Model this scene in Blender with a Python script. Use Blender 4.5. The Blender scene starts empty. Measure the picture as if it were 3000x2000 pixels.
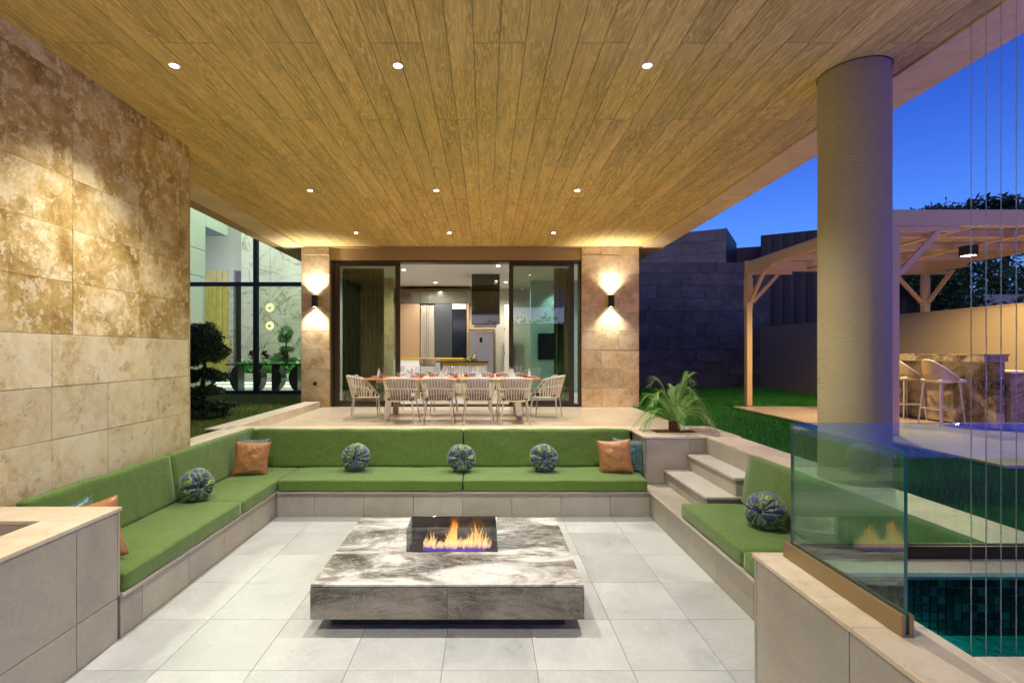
import bpy, bmesh, math, random
import numpy as np
from mathutils import Vector, Matrix, noise as mnoise
random.seed(7); np.random.seed(7)
S = bpy.context.scene
COL = S.collection
R = math.radians
F = 1455.0; VX = 1425.0; VY = 1033.0; H = 2.0

# ------------------------------------------------------------------ camera
cam = bpy.data.cameras.new('camera'); cam.sensor_width = 36; cam.lens = F/3000*36
cam.shift_x = 75/3000; cam.shift_y = 33/3000; cam.clip_start = 0.05; cam.clip_end = 900
co = bpy.data.objects.new('camera', cam); COL.objects.link(co)
co.location = (0, 0, H); co.rotation_euler = (R(90), 0, 0); S.camera = co
# ------------------------------------------------------------------ sky
W = bpy.data.worlds.new('World'); S.world = W; W.use_nodes = True
wn = W.node_tree; bg = wn.nodes['Background']
sky = wn.nodes.new('ShaderNodeTexSky'); sky.sky_type = 'NISHITA'; sky.sun_disc = False
sky.sun_elevation = R(8); sky.sun_rotation = R(200); sky.ozone_density = 6; sky.air_density = 1.0; sky.dust_density = 1.5
tint = wn.nodes.new('ShaderNodeMix'); tint.data_type = 'RGBA'; tint.blend_type = 'MULTIPLY'; tint.inputs[0].default_value = 1
tc = wn.nodes.new('ShaderNodeTexCoord'); sx_ = wn.nodes.new('ShaderNodeSeparateXYZ'); wn.links.new(tc.outputs['Generated'], sx_.inputs[0])
sr = wn.nodes.new('ShaderNodeValToRGB'); sr.color_ramp.elements[0].position = 0.0; sr.color_ramp.elements[0].color = (1, .92, 1, 1)
sr.color_ramp.elements[1].position = .62; sr.color_ramp.elements[1].color = (.30, .36, .75, 1)
e_ = sr.color_ramp.elements.new(.22); e_.color = (.78, .72, .96, 1); e_ = sr.color_ramp.elements.new(.40); e_.color = (.42, .44, .84, 1)
wn.links.new(sx_.outputs[2], sr.inputs[0])
sk = wn.nodes.new('ShaderNodeVectorMath'); sk.operation = 'MULTIPLY'; sk.inputs[1].default_value = (2.6, 2.3, 2.75); wn.links.new(sr.outputs[0], sk.inputs[0]); wn.links.new(sk.outputs[0], tint.inputs[7])
wn.links.new(sky.outputs[0], tint.inputs[6]); wn.links.new(tint.outputs[2], bg.inputs[0])
bg.inputs[1].default_value = 0.10
# ------------------------------------------------------------------ view
vs = S.view_settings; S.display_settings.display_device = 'sRGB'
vs.view_transform = 'Standard'; vs.look = 'None'; vs.exposure = 0.0; vs.gamma = 1; vs.use_curve_mapping = False
cy = S.cycles; cy.max_bounces = 8; cy.diffuse_bounces = 4; cy.glossy_bounces = 4; cy.transmission_bounces = 6
cy.transparent_max_bounces = 24; cy.caustics_reflective = False; cy.caustics_refractive = False
cy.sample_clamp_indirect = 4; cy.use_denoising = True; cy.use_light_tree = True
try: cy.denoiser = 'OPENIMAGEDENOISE'
except Exception: pass

# ------------------------------------------------------------------ helpers
def link(o): COL.objects.link(o); return o
def tag(o, label=None, cat=None, group=None, kind=None):
    if label: o['label'] = label
    if cat: o['category'] = cat
    if group: o['group'] = group
    if kind: o['kind'] = kind
    return o
def thing(name, label, cat, loc=(0,0,0), rotz=0, group=None):
    o = bpy.data.objects.new(name, None); link(o); o.empty_display_size = .1
    o.location = loc; o.rotation_euler = (0,0,rotz)
    return tag(o, label, cat, group)
def structure(name, loc=(0,0,0)):
    o = bpy.data.objects.new(name, None); link(o); o.location = loc; o['kind'] = 'structure'; return o
def setpar(o, parent, world=True):
    if parent is not None:
        o.parent = parent
        if world:
            p = parent; off = Vector((0,0,0))
            while p is not None: off += Vector(p.location); p = p.parent
            o.location = Vector(o.location) - off
    return o
class MB:
    def __init__(s): s.v = []; s.f = []; s.m = []; s.sm = []
    def add(s, vs, fs, mi=0, smooth=False):
        b = len(s.v); s.v += [tuple(v) for v in vs]
        for f in fs: s.f.append(tuple(i+b for i in f)); s.m.append(mi); s.sm.append(smooth)
        return s
    def box(s, x0,y0,z0,x1,y1,z1, mi=0):
        if x0>x1: x0,x1=x1,x0
        if y0>y1: y0,y1=y1,y0
        if z0>z1: z0,z1=z1,z0
        return s.add([(x0,y0,z0),(x1,y0,z0),(x1,y1,z0),(x0,y1,z0),(x0,y0,z1),(x1,y0,z1),(x1,y1,z1),(x0,y1,z1)],
          [(0,3,2,1),(4,5,6,7),(0,1,5,4),(1,2,6,5),(2,3,7,6),(3,0,4,7)], mi)
    def bar(s, p, q, w, h, up=(0,0,1), mi=0):
        p=Vector(p); q=Vector(q); d=(q-p).normalized(); u=Vector(up)
        if abs(d.dot(u))>.98: u=Vector((1,0,0))
        a=d.cross(u).normalized()*w/2; b=a.cross(d).normalized()*h/2
        vs=[c+sa*a+sb*b for c in (p,q) for sa,sb in((-1,-1),(1,-1),(1,1),(-1,1))]
        return s.add(vs,[(3,2,1,0),(4,5,6,7),(0,1,5,4),(1,2,6,5),(2,3,7,6),(3,0,4,7)],mi)
    def tube(s, pts, r, seg=8, mi=0, cap=True, flat=1.0):
        pts=[Vector(p) for p in pts]; n=len(pts); rings=[]; prev=None
        for i,p in enumerate(pts):
            d=(pts[min(i+1,n-1)]-pts[max(i-1,0)]).normalized()
            if prev is None:
                u=Vector((0,0,1)) if abs(d.z)<.9 else Vector((1,0,0))
                a=d.cross(u).normalized()
            else:
                a=(prev-d*prev.dot(d)); a=a.normalized() if a.length>1e-6 else d.orthogonal().normalized()
            prev=a; b=d.cross(a)
            rr=r[i] if isinstance(r,(list,tuple)) else r
            rings.append([p+(a*math.cos(2*math.pi*k/seg)+b*math.sin(2*math.pi*k/seg)*flat)*rr for k in range(seg)])
        vs=[v for rg in rings for v in rg]; fs=[]
        for i in range(n-1):
            for k in range(seg):
                k2=(k+1)%seg; fs.append((i*seg+k,i*seg+k2,(i+1)*seg+k2,(i+1)*seg+k))
        s.add(vs,fs,mi,True)
        if cap:
            s.add(rings[0],[tuple(range(seg))[::-1]],mi); s.add(rings[-1],[tuple(range(seg))],mi)
        return s
    def lathe(s, prof, seg=24, c=(0,0,0), mi=0):
        vs=[];fs=[]; n=len(prof)
        for r,z in prof:
            for k in range(seg):
                a=2*math.pi*k/seg; vs.append((c[0]+r*math.cos(a),c[1]+r*math.sin(a),c[2]+z))
        for i in range(n-1):
            for k in range(seg):
                k2=(k+1)%seg; fs.append((i*seg+k,i*seg+k2,(i+1)*seg+k2,(i+1)*seg+k))
        return s.add(vs,fs,mi,True)
    def disc(s, c, r, seg=24, z=0, mi=0, down=False):
        vs=[(c[0]+r*math.cos(2*math.pi*k/seg),c[1]+r*math.sin(2*math.pi*k/seg),c[2]) for k in range(seg)]
        return s.add(vs,[tuple(range(seg)) if not down else tuple(range(seg))[::-1]],mi)
    def prism(s, poly, axis, a, b, mi=0):
        n=len(poly)
        def P(u,v,w): return {'y':(u,w,v),'x':(w,u,v),'z':(u,v,w)}[axis]
        vs=[P(u,v,a) for u,v in poly]+[P(u,v,b) for u,v in poly]
        fs=[tuple(range(n)),tuple(range(n,2*n))[::-1]]+[(i,i+n,(i+1)%n+n,(i+1)%n)[::-1] for i in range(n)]
        return s.add(vs,fs,mi)
    def mesh(s, name, mats, bev=0, seg=1):
        me=bpy.data.meshes.new(name); me.from_pydata(s.v,[],s.f)
        for i,p in enumerate(me.polygons): p.material_index=s.m[i]; p.use_smooth=s.sm[i]
        if not isinstance(mats,(list,tuple)): mats=[mats]
        for m in mats: me.materials.append(m)
        bm=bmesh.new(); bm.from_mesh(me)
        bmesh.ops.recalc_face_normals(bm, faces=bm.faces)
        if bev>0: bmesh.ops.bevel(bm,geom=list(bm.edges),offset=bev,segments=seg,affect='EDGES',profile=.6,clamp_overlap=True)
        bm.to_mesh(me); bm.free()
        return me
    def build(s, name, mats, parent=None, bev=0, seg=1, local=False, **kw):
        o=bpy.data.objects.new(name, s.mesh(name,mats,bev,seg)); link(o)
        setpar(o,parent,world=not local); tag(o,**kw); return o
_cache={}
def piece(name, parent, x0,y0,z0,x1,y1,z1, m, bev=.003, jit=0):
    """one stone / tile / board as an object of its own, alike pieces share a mesh"""
    if x0>x1: x0,x1=x1,x0
    if y0>y1: y0,y1=y1,y0
    if z0>z1: z0,z1=z1,z0
    k=(name,round(x1-x0,4),round(y1-y0,4),round(z1-z0,4),m.name)
    if k not in _cache:
        a,b,c=(x1-x0)/2,(y1-y0)/2,(z1-z0)/2
        _cache[k]=MB().box(-a,-b,-c,a,b,c).mesh(name,m,bev)
    o=bpy.data.objects.new(name,_cache[k]); link(o)
    o.location=((x0+x1)/2,(y0+y1)/2,(z0+z1)/2)
    if jit: o.location=[o.location[0]+random.uniform(-jit,jit),o.location[1]+random.uniform(-jit,jit),o.location[2]+random.uniform(-jit,jit)]
    setpar(o,parent); return o
def copy_tree(o, parent=None):
    c=o.copy(); link(c)
    if parent is not None: c.parent=parent
    for ch in list(o.children): copy_tree(ch,c)
    return c
def rbox(sx,sy,sz,r,cuts=10,puff=0.0,nz=0.0,seed=0,shear=(0,0)):
    """rounded upholstered block, base at z=0, centred in x,y"""
    bm=bmesh.new(); bmesh.ops.create_cube(bm,size=2)
    bmesh.ops.subdivide_edges(bm,edges=bm.edges,cuts=cuts,use_grid_fill=True)
    hx,hy,hz=sx/2,sy/2,sz/2
    for v in bm.verts:
        q=[]
        for c,h in zip(v.co,(hx,hy,hz)):
            k=abs(c); kk=k if k<.75 else k
            q.append(math.copysign(k**.8 if False else k,c)*h)
        p=Vector(q)
        inn=Vector((max(-hx+r,min(hx-r,p.x)),max(-hy+r,min(hy-r,p.y)),max(-hz+r,min(hz-r,p.z))))
        d=p-inn
        if d.length>1e-9: p=inn+d.normalized()*r
        u,w,t=p.x/hx,p.y/hy,p.z/hz
        p.z+=puff*(1-u**4)*(1-w**4)*(1 if t>.9 else (-.2 if t<-.9 else 0))
        if nz:
            n=mnoise.noise_vector(Vector((p.x*4+seed,p.y*4,p.z*4)))
            p+=n*nz
        p.x+=shear[0]*(p.z+hz); p.y+=shear[1]*(p.z+hz)
        p.z+=hz
        v.co=p
    # tighten loops near edges handled by rounding
    me=bpy.data.meshes.new('cushion'); bm.to_mesh(me); bm.free()
    for p in me.polygons: p.use_smooth=True
    return me
def mobj(name, me, m, loc=(0,0,0), rot=(0,0,0), parent=None, **kw):
    o=bpy.data.objects.new(name,me); link(o); me.materials.clear()
    for mm in (m if isinstance(m,(list,tuple)) else [m]): me.materials.append(mm)
    o.location=loc; o.rotation_euler=rot; setpar(o,parent); tag(o,**kw); return o

# ------------------------------------------------------------------ materials
class M:
    def __init__(s,name):
        s.m=bpy.data.materials.new(name); s.m.use_nodes=True; s.n=s.m.node_tree; s.b=s.n.nodes['Principled BSDF']; s.out=s.n.nodes['Material Output']
        s.b.inputs['Roughness'].default_value=.6
    def N(s,t,**k):
        n=s.n.nodes.new('ShaderNode'+t)
        for a,b in k.items():
            if a in n.inputs: n.inputs[a].default_value=b
            else: setattr(n,a,b)
        return n
    def L(s,a,b): s.n.links.new(a,b); return s
    def pos(s,scale=(1,1,1),rot=(0,0,0),rnd=30,obj=False):
        if obj: p=s.N('TexCoord').outputs['Object']
        else: p=s.N('NewGeometry').outputs['Position']
        if rnd:
            oi=s.N('ObjectInfo'); c=s.N('CombineXYZ'); mu=s.N('Math',operation='MULTIPLY'); mu.inputs[1].default_value=rnd
            s.L(oi.outputs['Random'],mu.inputs[0]); 
            for i in range(3): s.L(mu.outputs[0],c.inputs[i])
            ad=s.N('VectorMath',operation='ADD'); s.L(p,ad.inputs[0]); s.L(c.outputs[0],ad.inputs[1]); p=ad.outputs[0]
        mp=s.N('Mapping'); mp.inputs['Scale'].default_value=scale; mp.inputs['Rotation'].default_value=rot
        s.L(p,mp.inputs[0]); return mp.outputs[0]
    def noise(s,vec,scale,detail=6,rough=.6,dist=0.0):
        n=s.N('TexNoise'); n.inputs['Scale'].default_value=scale; n.inputs['Detail'].default_value=detail
        n.inputs['Roughness'].default_value=rough; n.inputs['Distortion'].default_value=dist; s.L(vec,n.inputs['Vector']); return n.outputs[0]
    def ramp(s,fac,stops,interp='LINEAR'):
        r=s.N('ValToRGB'); e=r.color_ramp; e.interpolation=interp
        while len(e.elements)<len(stops): e.elements.new(.5)
        for el,(p,c) in zip(e.elements,stops):
            el.position=p; el.color=tuple(c)+(1,) if len(c)==3 else c
        s.L(fac,r.inputs[0]); return r.outputs[0]
    def mix(s,a,b,fac,mode='MIX'):
        n=s.N('Mix',data_type='RGBA',blend_type=mode)
        for v,i in((a,6),(b,7)):
            if isinstance(v,tuple): n.inputs[i].default_value=v if len(v)==4 else v+(1,)
            else: s.L(v,n.inputs[i])
        if isinstance(fac,(int,float)): n.inputs[0].default_value=fac
        else: s.L(fac,n.inputs[0])
        return n.outputs[2]
    def col(s,c): 
        if isinstance(c,tuple): s.b.inputs['Base Color'].default_value=c+(1,)
        else: s.L(c,s.b.inputs['Base Color'])
        return s
    def bump(s,h,strength=.3,dist=.01):
        b=s.N('Bump'); b.inputs['Strength'].default_value=strength; b.inputs['Distance'].default_value=dist
        s.L(h,b.inputs['Height']); s.L(b.outputs[0],s.b.inputs['Normal']); return s
    def rough(s,v):
        if isinstance(v,(int,float)): s.b.inputs['Roughness'].default_value=v
        else: s.L(v,s.b.inputs['Roughness'])
        return s
    def rndcol(s,c,lo=.8,hi=1.15):
        oi=s.N('ObjectInfo'); r=s.N('MapRange'); r.inputs[3].default_value=lo; r.inputs[4].default_value=hi
        s.L(oi.outputs['Random'],r.inputs[0]); v=s.N('VectorMath',operation='SCALE')
        s.L(c,v.inputs[0]); s.L(r.outputs[0],v.inputs['Scale']); return v.outputs[0]
def plain(name,c,rough=.6,metal=0,bs=0,bscale=60,emit=None,es=1,coat=0,var=.0):
    k=M(name); k.rough(rough); k.b.inputs['Metallic'].default_value=metal
    v=k.pos(rnd=0)
    n=k.noise(v,bscale,4)
    if var: k.col(k.mix(tuple(x*(1-var) for x in c),tuple(min(1,x*(1+var)) for x in c),k.noise(v,bscale*.15,5)))
    else: k.col(c)
    if bs: k.bump(n,bs,.004)
    if emit: k.b.inputs['Emission Color'].default_value=emit+(1,); k.b.inputs['Emission Strength'].default_value=es
    if coat: k.b.inputs['Coat Weight'].default_value=coat
    return k.m
def travertine(name,dark,mid,light,pos=(.32,.5,.66),rough=.5,lo=.82,hi=1.15,yel=0,scale=1.0,fleck=.5):
    k=M(name); v=k.pos(rnd=40)
    n1=k.noise(v,1.7*scale,12,.74,.25)
    base=k.ramp(n1,[(pos[0],dark),(pos[1],mid),(pos[2],light)])
    n2=k.noise(v,6.5*scale,12,.78,.35)
    fl=k.ramp(n2,[(.53,(0,0,0)),(.55,(1,1,1))])
    f2=k.N('Math',operation='MULTIPLY'); f2.inputs[1].default_value=fleck; k.L(fl,f2.inputs[0])
    base=k.mix(base,light,f2.outputs[0])
    n3=k.noise(v,3.0*scale,12,.82,.15)
    dk=k.ramp(n3,[(.40,(1,1,1)),(.44,(0,0,0))])
    f3=k.N('Math',operation='MULTIPLY'); f3.inputs[1].default_value=.55; k.L(dk,f3.inputs[0])
    base=k.mix(base,dark,f3.outputs[0])
    if yel:
        ny=k.noise(v,1.3*scale,8,.75); fy=k.ramp(ny,[(.54,(0,0,0)),(.64,(yel,yel,yel))]); base=k.mix(base,(.50,.33,.06),fy)
    pit=k.N('TexVoronoi'); pit.inputs['Scale'].default_value=26*scale; k.L(v,pit.inputs['Vector'])
    pr=k.ramp(pit.outputs[0],[(.04,(0,0,0)),(.13,(1,1,1))])
    gate=k.ramp(k.noise(v,4,4),[(.5,(1,1,1)),(.62,(0,0,0))])
    pp=k.mix(pr,(1,1,1),gate)
    base=k.mix((.10,.055,.02),base,pp)
    k.col(k.rndcol(base,lo,hi)); k.rough(rough)
    h=k.mix(n2,pp,.5); k.bump(h,.6,.008)
    return k.m
def greystone(name,c,lo=.94,hi=1.05,rough=.45,vein=.25):
    k=M(name); v=k.pos(rnd=60)
    n1=k.noise(v,1.3,8,.62,.7)
    base=k.ramp(n1,[(.3,tuple(x*.78 for x in c)),(.52,c),(.72,tuple(min(1,x*1.12) for x in c))])
    n2=k.noise(v,1.0,9,.7,1.4)
    ve=k.ramp(n2,[(.485,(0,0,0)),(.5,(vein,vein,vein)),(.515,(0,0,0))])
    base=k.mix(base,tuple(min(1,x*1.4) for x in c),ve)
    n3=k.noise(v,60,3,.7); sp=k.ramp(n3,[(.3,(.9,.9,.9)),(.6,(1,1,1))]); base=k.mix(base,sp,1,'MULTIPLY')
    k.col(k.rndcol(base,lo,hi)); k.rough(k.ramp(n1,[(.3,(rough-.1,)*3),(.7,(rough+.12,)*3)]))
    k.bump(k.noise(v,22,8,.65,.4),.12,.004)
    return k.m
T_DARK=travertine('travertine brown mottled',(.26,.15,.035),(.62,.43,.16),(.92,.80,.52),(.34,.50,.64),yel=.45,lo=.85,hi=1.1,fleck=.75,scale=1.25)
T_LIGHT=travertine('travertine cream',(.38,.25,.09),(.74,.60,.33),(.88,.78,.53),(.30,.44,.60),lo=.86,hi=1.08,fleck=.6,scale=1.5)
T_PIL=travertine('travertine pillar',(.34,.21,.075),(.60,.43,.20),(.76,.62,.39),(.3,.48,.68),lo=.85,hi=1.12,fleck=.25,scale=1.5)
T_CAP=travertine('travertine coping',(.50,.37,.22),(.66,.55,.39),(.76,.67,.52),(.25,.45,.65),rough=.35,lo=.93,hi=1.05,fleck=.3,scale=1.4)
T_FLOOR=travertine('travertine floor',(.46,.35,.22),(.60,.49,.33),(.68,.58,.43),(.25,.45,.65),rough=.3,lo=.92,hi=1.05,fleck=.2,scale=1.2)
T_FAR=travertine('dusk-darkened travertine',(.03,.026,.028),(.075,.062,.06),(.13,.11,.10),(.35,.5,.66),lo=.7,hi=1.15,fleck=.2,scale=.9)  # dusk darkness is put into the stone colour
G_FLOOR=greystone('pale grey porcelain',(.475,.495,.495),lo=.90,hi=1.05,rough=.36)
G_WALL=greystone('warm grey porcelain',(.42,.38,.31),lo=.92,hi=1.06,vein=.18)
G_TREAD=greystone('warm pale step stone',(.58,.545,.49))
GROUT=plain('dark joint',(.06,.045,.03),.9)
GROUTL=plain('grey grout',(.30,.29,.27),.9)
def marble(name,rotz,lightc=(.80,.78,.75),darkc=(.13,.12,.11),mid=(.38,.35,.32),thr=(.36,.46,.55,.66),sc=1.0,rough=.15,rn=11):
    k=M(name); v=k.pos((1*sc,2.1*sc,2.0*sc),(0,0,rotz),rnd=rn)
    n=k.noise(v,1.25,12,.62,1.1)
    base=k.ramp(n,[(thr[0],darkc),(thr[1],mid),(thr[2],tuple(x*.8 for x in lightc)),(thr[3],lightc)])
    v2=k.pos((1*sc,4*sc,3*sc),(0,0,rotz),rnd=rn*.3)
    n2=k.noise(v2,2.4,12,.7,1.6)
    ve=k.ramp(n2,[(.48,(0,0,0)),(.5,(.7,.7,.7)),(.52,(0,0,0))]); base=k.mix(base,lightc,ve)
    ve2=k.ramp(k.noise(v2,1.7,10,.7,2.0),[(.485,(0,0,0)),(.495,(.6,.6,.6)),(.505,(0,0,0))]); base=k.mix(base,darkc,ve2)
    n3=k.noise(v2,9,10,.8,.5); base=k.mix(base,k.ramp(n3,[(.3,(.62,.62,.62)),(.6,(1,1,1))]),.6,'MULTIPLY')
    k.col(base); k.rough(rough); k.b.inputs['Specular IOR Level'].default_value=.3; return k.m
MARBLE=marble('grey white marble',R(-38),(.70,.69,.665),(.065,.06,.053),(.23,.215,.19),(.42,.49,.555,.65),1.0,.38,0)
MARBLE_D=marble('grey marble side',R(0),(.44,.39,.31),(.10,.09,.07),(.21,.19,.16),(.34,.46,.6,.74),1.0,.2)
MARBLE_BAR=marble('brown marble bar',R(70),(.50,.42,.30),(.05,.04,.03),(.20,.16,.11),(.38,.47,.57,.7),.9,.25)
def white_marble():
    k=M('veined white marble'); v=k.pos((1,1,1),rnd=0)
    n=k.noise(v,.6,10,.7,1.2); base=k.ramp(n,[(.3,(.34,.34,.29)),(.5,(.52,.52,.45)),(.7,(.60,.60,.53))])
    n2=k.noise(v,.8,12,.62,1.8); ve=k.ramp(n2,[(.478,(0,0,0)),(.498,(.9,.9,.9)),(.512,(0,0,0))]); base=k.mix(base,(.10,.085,.05),ve)
    k.col(base); k.rough(.2); return k.m
WMARBLE=white_marble()
def planks():
    k=M('wood-grain ceiling board'); v=k.pos((1,1,1),rnd=35)
    wob=k.noise(v,1.1,3,.5)
    mp=k.N('Mapping'); mp.inputs['Scale'].default_value=(1,.11,1); k.L(v,mp.inputs[0])
    n0=k.noise(mp.outputs[0],6.0,4,.55,.2)
    m1=k.N('Math',operation='MULTIPLY'); m1.inputs[1].default_value=30; k.L(n0,m1.inputs[0])
    m2=k.N('Math',operation='SINE'); m3=k.N('Math',operation='MULTIPLY'); m3.inputs[1].default_value=3.2; k.L(m1.outputs[0],m3.inputs[0]); k.L(m3.outputs[0],m2.inputs[0])
    gr=k.ramp(m2.outputs[0],[(.15,(1,1,1)),(.75,(0,0,0))])
    mp2=k.N('Mapping'); mp2.inputs['Scale'].default_value=(3.5,.55,3.5); k.L(v,mp2.inputs[0])
    n=k.noise(mp2.outputs[0],1.7,8,.72,.6); gate=k.ramp(n,[(.38,(.12,.12,.12)),(.62,(1,1,1))])
    fib=k.N('Mapping'); fib.inputs['Scale'].default_value=(90,4,90); k.L(v,fib.inputs[0]); nf=k.noise(fib.outputs[0],1,4,.6)
    g=k.mix((0,0,0),gr,gate)
    base=k.mix((.86,.60,.185),(.56,.385,.10),g)
    base=k.mix(base,k.ramp(nf,[(.35,(.82,.82,.82)),(.6,(1.0,1.0,1.0))]),1,'MULTIPLY')
    sm=k.ramp(k.noise(mp2.outputs[0],.8,7,.75,.4),[(.50,(0,0,0)),(.74,(.7,.7,.7))]); base=k.mix(base,(.30,.215,.065),sm)
    k.col(k.rndcol(base,.92,1.06)); k.rough(.75); k.b.inputs['Specular IOR Level'].default_value=.25; k.bump(g,.3,.004); return k.m
PLANK=planks()
def soffit():
    return travertine('travertine soffit',(.62,.41,.17),(.80,.57,.25),(.86,.67,.34),(.3,.5,.7),lo=.93,hi=1.05,fleck=.15,scale=1.0)
SOFF=soffit()
OCHRE=plain('ochre render',(.42,.29,.12),.8,bs=.2,bscale=90,var=.08)
def column_mat():
    k=M('beige rough render'); v=k.pos((1,1,2.2),rnd=0); n=k.noise(v,38,6,.7,.6); n2=k.noise(v,2,3)
    k.col(k.mix((.60,.495,.27),(.66,.555,.32),n2)); k.rough(.75); k.bump(n,1.0,.03); return k.m
COLM=column_mat()
def green():
    k=M('green woven fabric'); v=k.pos(rnd=5)
    mp=k.N('Mapping'); mp.inputs['Scale'].default_value=(1,1,1); k.L(v,mp.inputs[0])
    n=k.noise(v,2.2,5,.6,.2)
    mp3=k.N('Mapping'); mp3.inputs['Scale'].default_value=(1,1,1); mp3.inputs['Rotation'].default_value=(.6,.5,.78); k.L(v,mp3.inputs[0])
    w=k.N('TexWave',wave_type='BANDS'); w.inputs['Scale'].default_value=70; w.inputs['Distortion'].default_value=1.5; k.L(mp3.outputs[0],w.inputs['Vector'])
    fine=k.noise(v,115,2,.6)
    base=k.mix((.092,.185,.014),(.14,.26,.026),n); base=k.mix(base,k.ramp(w.outputs[0],[(0,(.86,.86,.86)),(1,(1.0,1.0,1.0))]),1,'MULTIPLY')
    base=k.mix(base,k.ramp(fine,[(.35,(.60,.60,.60)),(.62,(1.0,1.0,1.0))]),1,'MULTIPLY')
    k.col(base); k.rough(.75); k.b.inputs['Sheen Weight'].default_value=.25
    wr=k.noise(v,5,4,.5,.6); k.bump(k.mix(fine,wr,.85),.7,.022); return k.m
GREEN=green()
def printed():
    k=M('blue fabric with lime vein print'); v=k.pos((1,1,1),rnd=9,obj=True)
    wv=k.N('TexNoise'); wv.inputs['Scale'].default_value=14; k.L(v,wv.inputs['Vector'])
    mv=k.mix(v,wv.outputs[1],.10)
    vo=k.N('TexVoronoi',feature='DISTANCE_TO_EDGE'); vo.inputs['Scale'].default_value=13; k.L(mv,vo.inputs['Vector'])
    n=k.noise(v,55,3,.7)
    e=k.N('Math',operation='SUBTRACT'); k.L(vo.outputs[0],e.inputs[0]); mm=k.N('Math',operation='MULTIPLY'); mm.inputs[1].default_value=.09; k.L(n,mm.inputs[0]); k.L(mm.outputs[0],e.inputs[1])
    f=k.ramp(e.outputs[0],[(.0,(.24,.33,.06)),(.012,(.09,.15,.03)),(.032,(.03,.06,.045)),(.055,(.035,.055,.15)),(.4,(.06,.09,.23))])
    k.col(f); k.rough(.5); k.b.inputs['Sheen Weight'].default_value=.3; return k.m
PRINT=printed()
def scales():
    k=M('teal scale pattern fabric'); v=k.pos((1,1,1),rnd=0,obj=True)
    vo=k.N('TexVoronoi',feature='DISTANCE_TO_EDGE'); vo.inputs['Scale'].default_value=24; vo.inputs['Randomness'].default_value=.15; k.L(v,vo.inputs['Vector'])
    k.col(k.ramp(vo.outputs[0],[(.05,(.02,.06,.10)),(.14,(.06,.17,.12)),(.4,(.08,.20,.11))])); k.rough(.4); k.b.inputs['Sheen Weight'].default_value=.4; return k.m
SCALE_F=scales()
def leather():
    k=M('tan leather'); v=k.pos(rnd=4); n=k.noise(v,9,6,.6,.4)
    k.col(k.mix((.38,.165,.055),(.47,.22,.08),n)); k.rough(.38); k.bump(k.noise(v,140,4,.6),.25,.002); return k.m
LEATHER=leather()
def glass(name,tint,ior=1.5,rough=0.0,refl=1.0,dirt=0.0):
    m=bpy.data.materials.new(name); m.use_nodes=True; n=m.node_tree; n.nodes.clear()
    out=n.nodes.new('ShaderNodeOutputMaterial'); t=n.nodes.new('ShaderNodeBsdfTransparent'); g=n.nodes.new('ShaderNodeBsdfGlossy')
    f0=((ior-1)/(ior+1))**2*1.9; lw0=n.nodes.new('ShaderNodeLayerWeight'); lw0.inputs[0].default_value=.5; pw0=n.nodes.new('ShaderNodeMath'); pw0.operation='POWER'; pw0.inputs[1].default_value=5; n.links.new(lw0.outputs['Facing'],pw0.inputs[0]); f=n.nodes.new('ShaderNodeMath'); f.operation='MULTIPLY_ADD'; f.inputs[1].default_value=1-f0; f.inputs[2].default_value=f0; n.links.new(pw0.outputs[0],f.inputs[0]); mx=n.nodes.new('ShaderNodeMixShader')
    t.inputs[0].default_value=tint+(1,); g.inputs['Roughness'].default_value=rough; g.inputs[0].default_value=(refl,refl,refl,1)
    n.links.new(f.outputs[0],mx.inputs[0]); n.links.new(t.outputs[0],mx.inputs[1]); n.links.new(g.outputs[0],mx.inputs[2])
    last=mx
    if dirt:
        d=n.nodes.new('ShaderNodeBsdfDiffuse'); d.inputs[0].default_value=(.6,.7,.66,1); mx2=n.nodes.new('ShaderNodeMixShader')
        ge=n.nodes.new('ShaderNodeNewGeometry'); mp=n.nodes.new('ShaderNodeMapping'); mp.inputs['Scale'].default_value=(60,60,3); no=n.nodes.new('ShaderNodeTexNoise'); no.inputs['Scale'].default_value=1; no.inputs['Detail'].default_value=5
        n.links.new(ge.outputs['Position'],mp.inputs[0]); n.links.new(mp.outputs[0],no.inputs['Vector'])
        r=n.nodes.new('ShaderNodeMapRange'); r.inputs[1].default_value=.45; r.inputs[2].default_value=.8; r.inputs[3].default_value=dirt*.3; r.inputs[4].default_value=dirt*1.6
        n.links.new(no.outputs[0],r.inputs[0]); n.links.new(r.outputs[0],mx2.inputs[0]); n.links.new(mx.outputs[0],mx2.inputs[1]); n.links.new(d.outputs[0],mx2.inputs[2]); last=mx2
    n.links.new(last.outputs[0],out.inputs[0]); return m
G_DOOR=glass('door glass',(.62,.72,.66),1.62)
G_FENCE=glass('balustrade glass',(.78,.92,.85),1.55,dirt=.05)
G_HOUSE=glass('house glass',(.84,.92,.82),1.22)
G_CLEAR=glass('clear glass',(.96,.97,.97),1.35)
G_FIRE=glass('fire screen glass',(.90,.95,.93),1.5)
EDGE=plain('green glass edge',(.02,.16,.13),.12,coat=.5)
WIRE=plain('clear rain wire',(.30,.34,.36),.3,metal=.5)
BRONZE=plain('dark bronze aluminium',(.060,.044,.028),.4,metal=.4)
BLACK=plain('black metal',(.02,.02,.02),.35)
BRASS=plain('brushed brass',(.36,.27,.15),.4,metal=.7)
ROPE=plain('beige rope and metal',(.72,.64,.47),.7,bs=.5,bscale=220)
CHLEG=plain('sand powder coat',(.50,.45,.36),.45)
LILAC=plain('lilac grey cushion',(.34,.31,.35),.85,bs=.3,bscale=200)
TAUPE=plain('taupe seat pad',(.13,.10,.09),.8)
TEAK=plain('orange teak',(.58,.24,.06),.4,bs=.2,bscale=30,var=.2)
WHITE=plain('white porcelain',(.80,.79,.77),.25)
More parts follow.
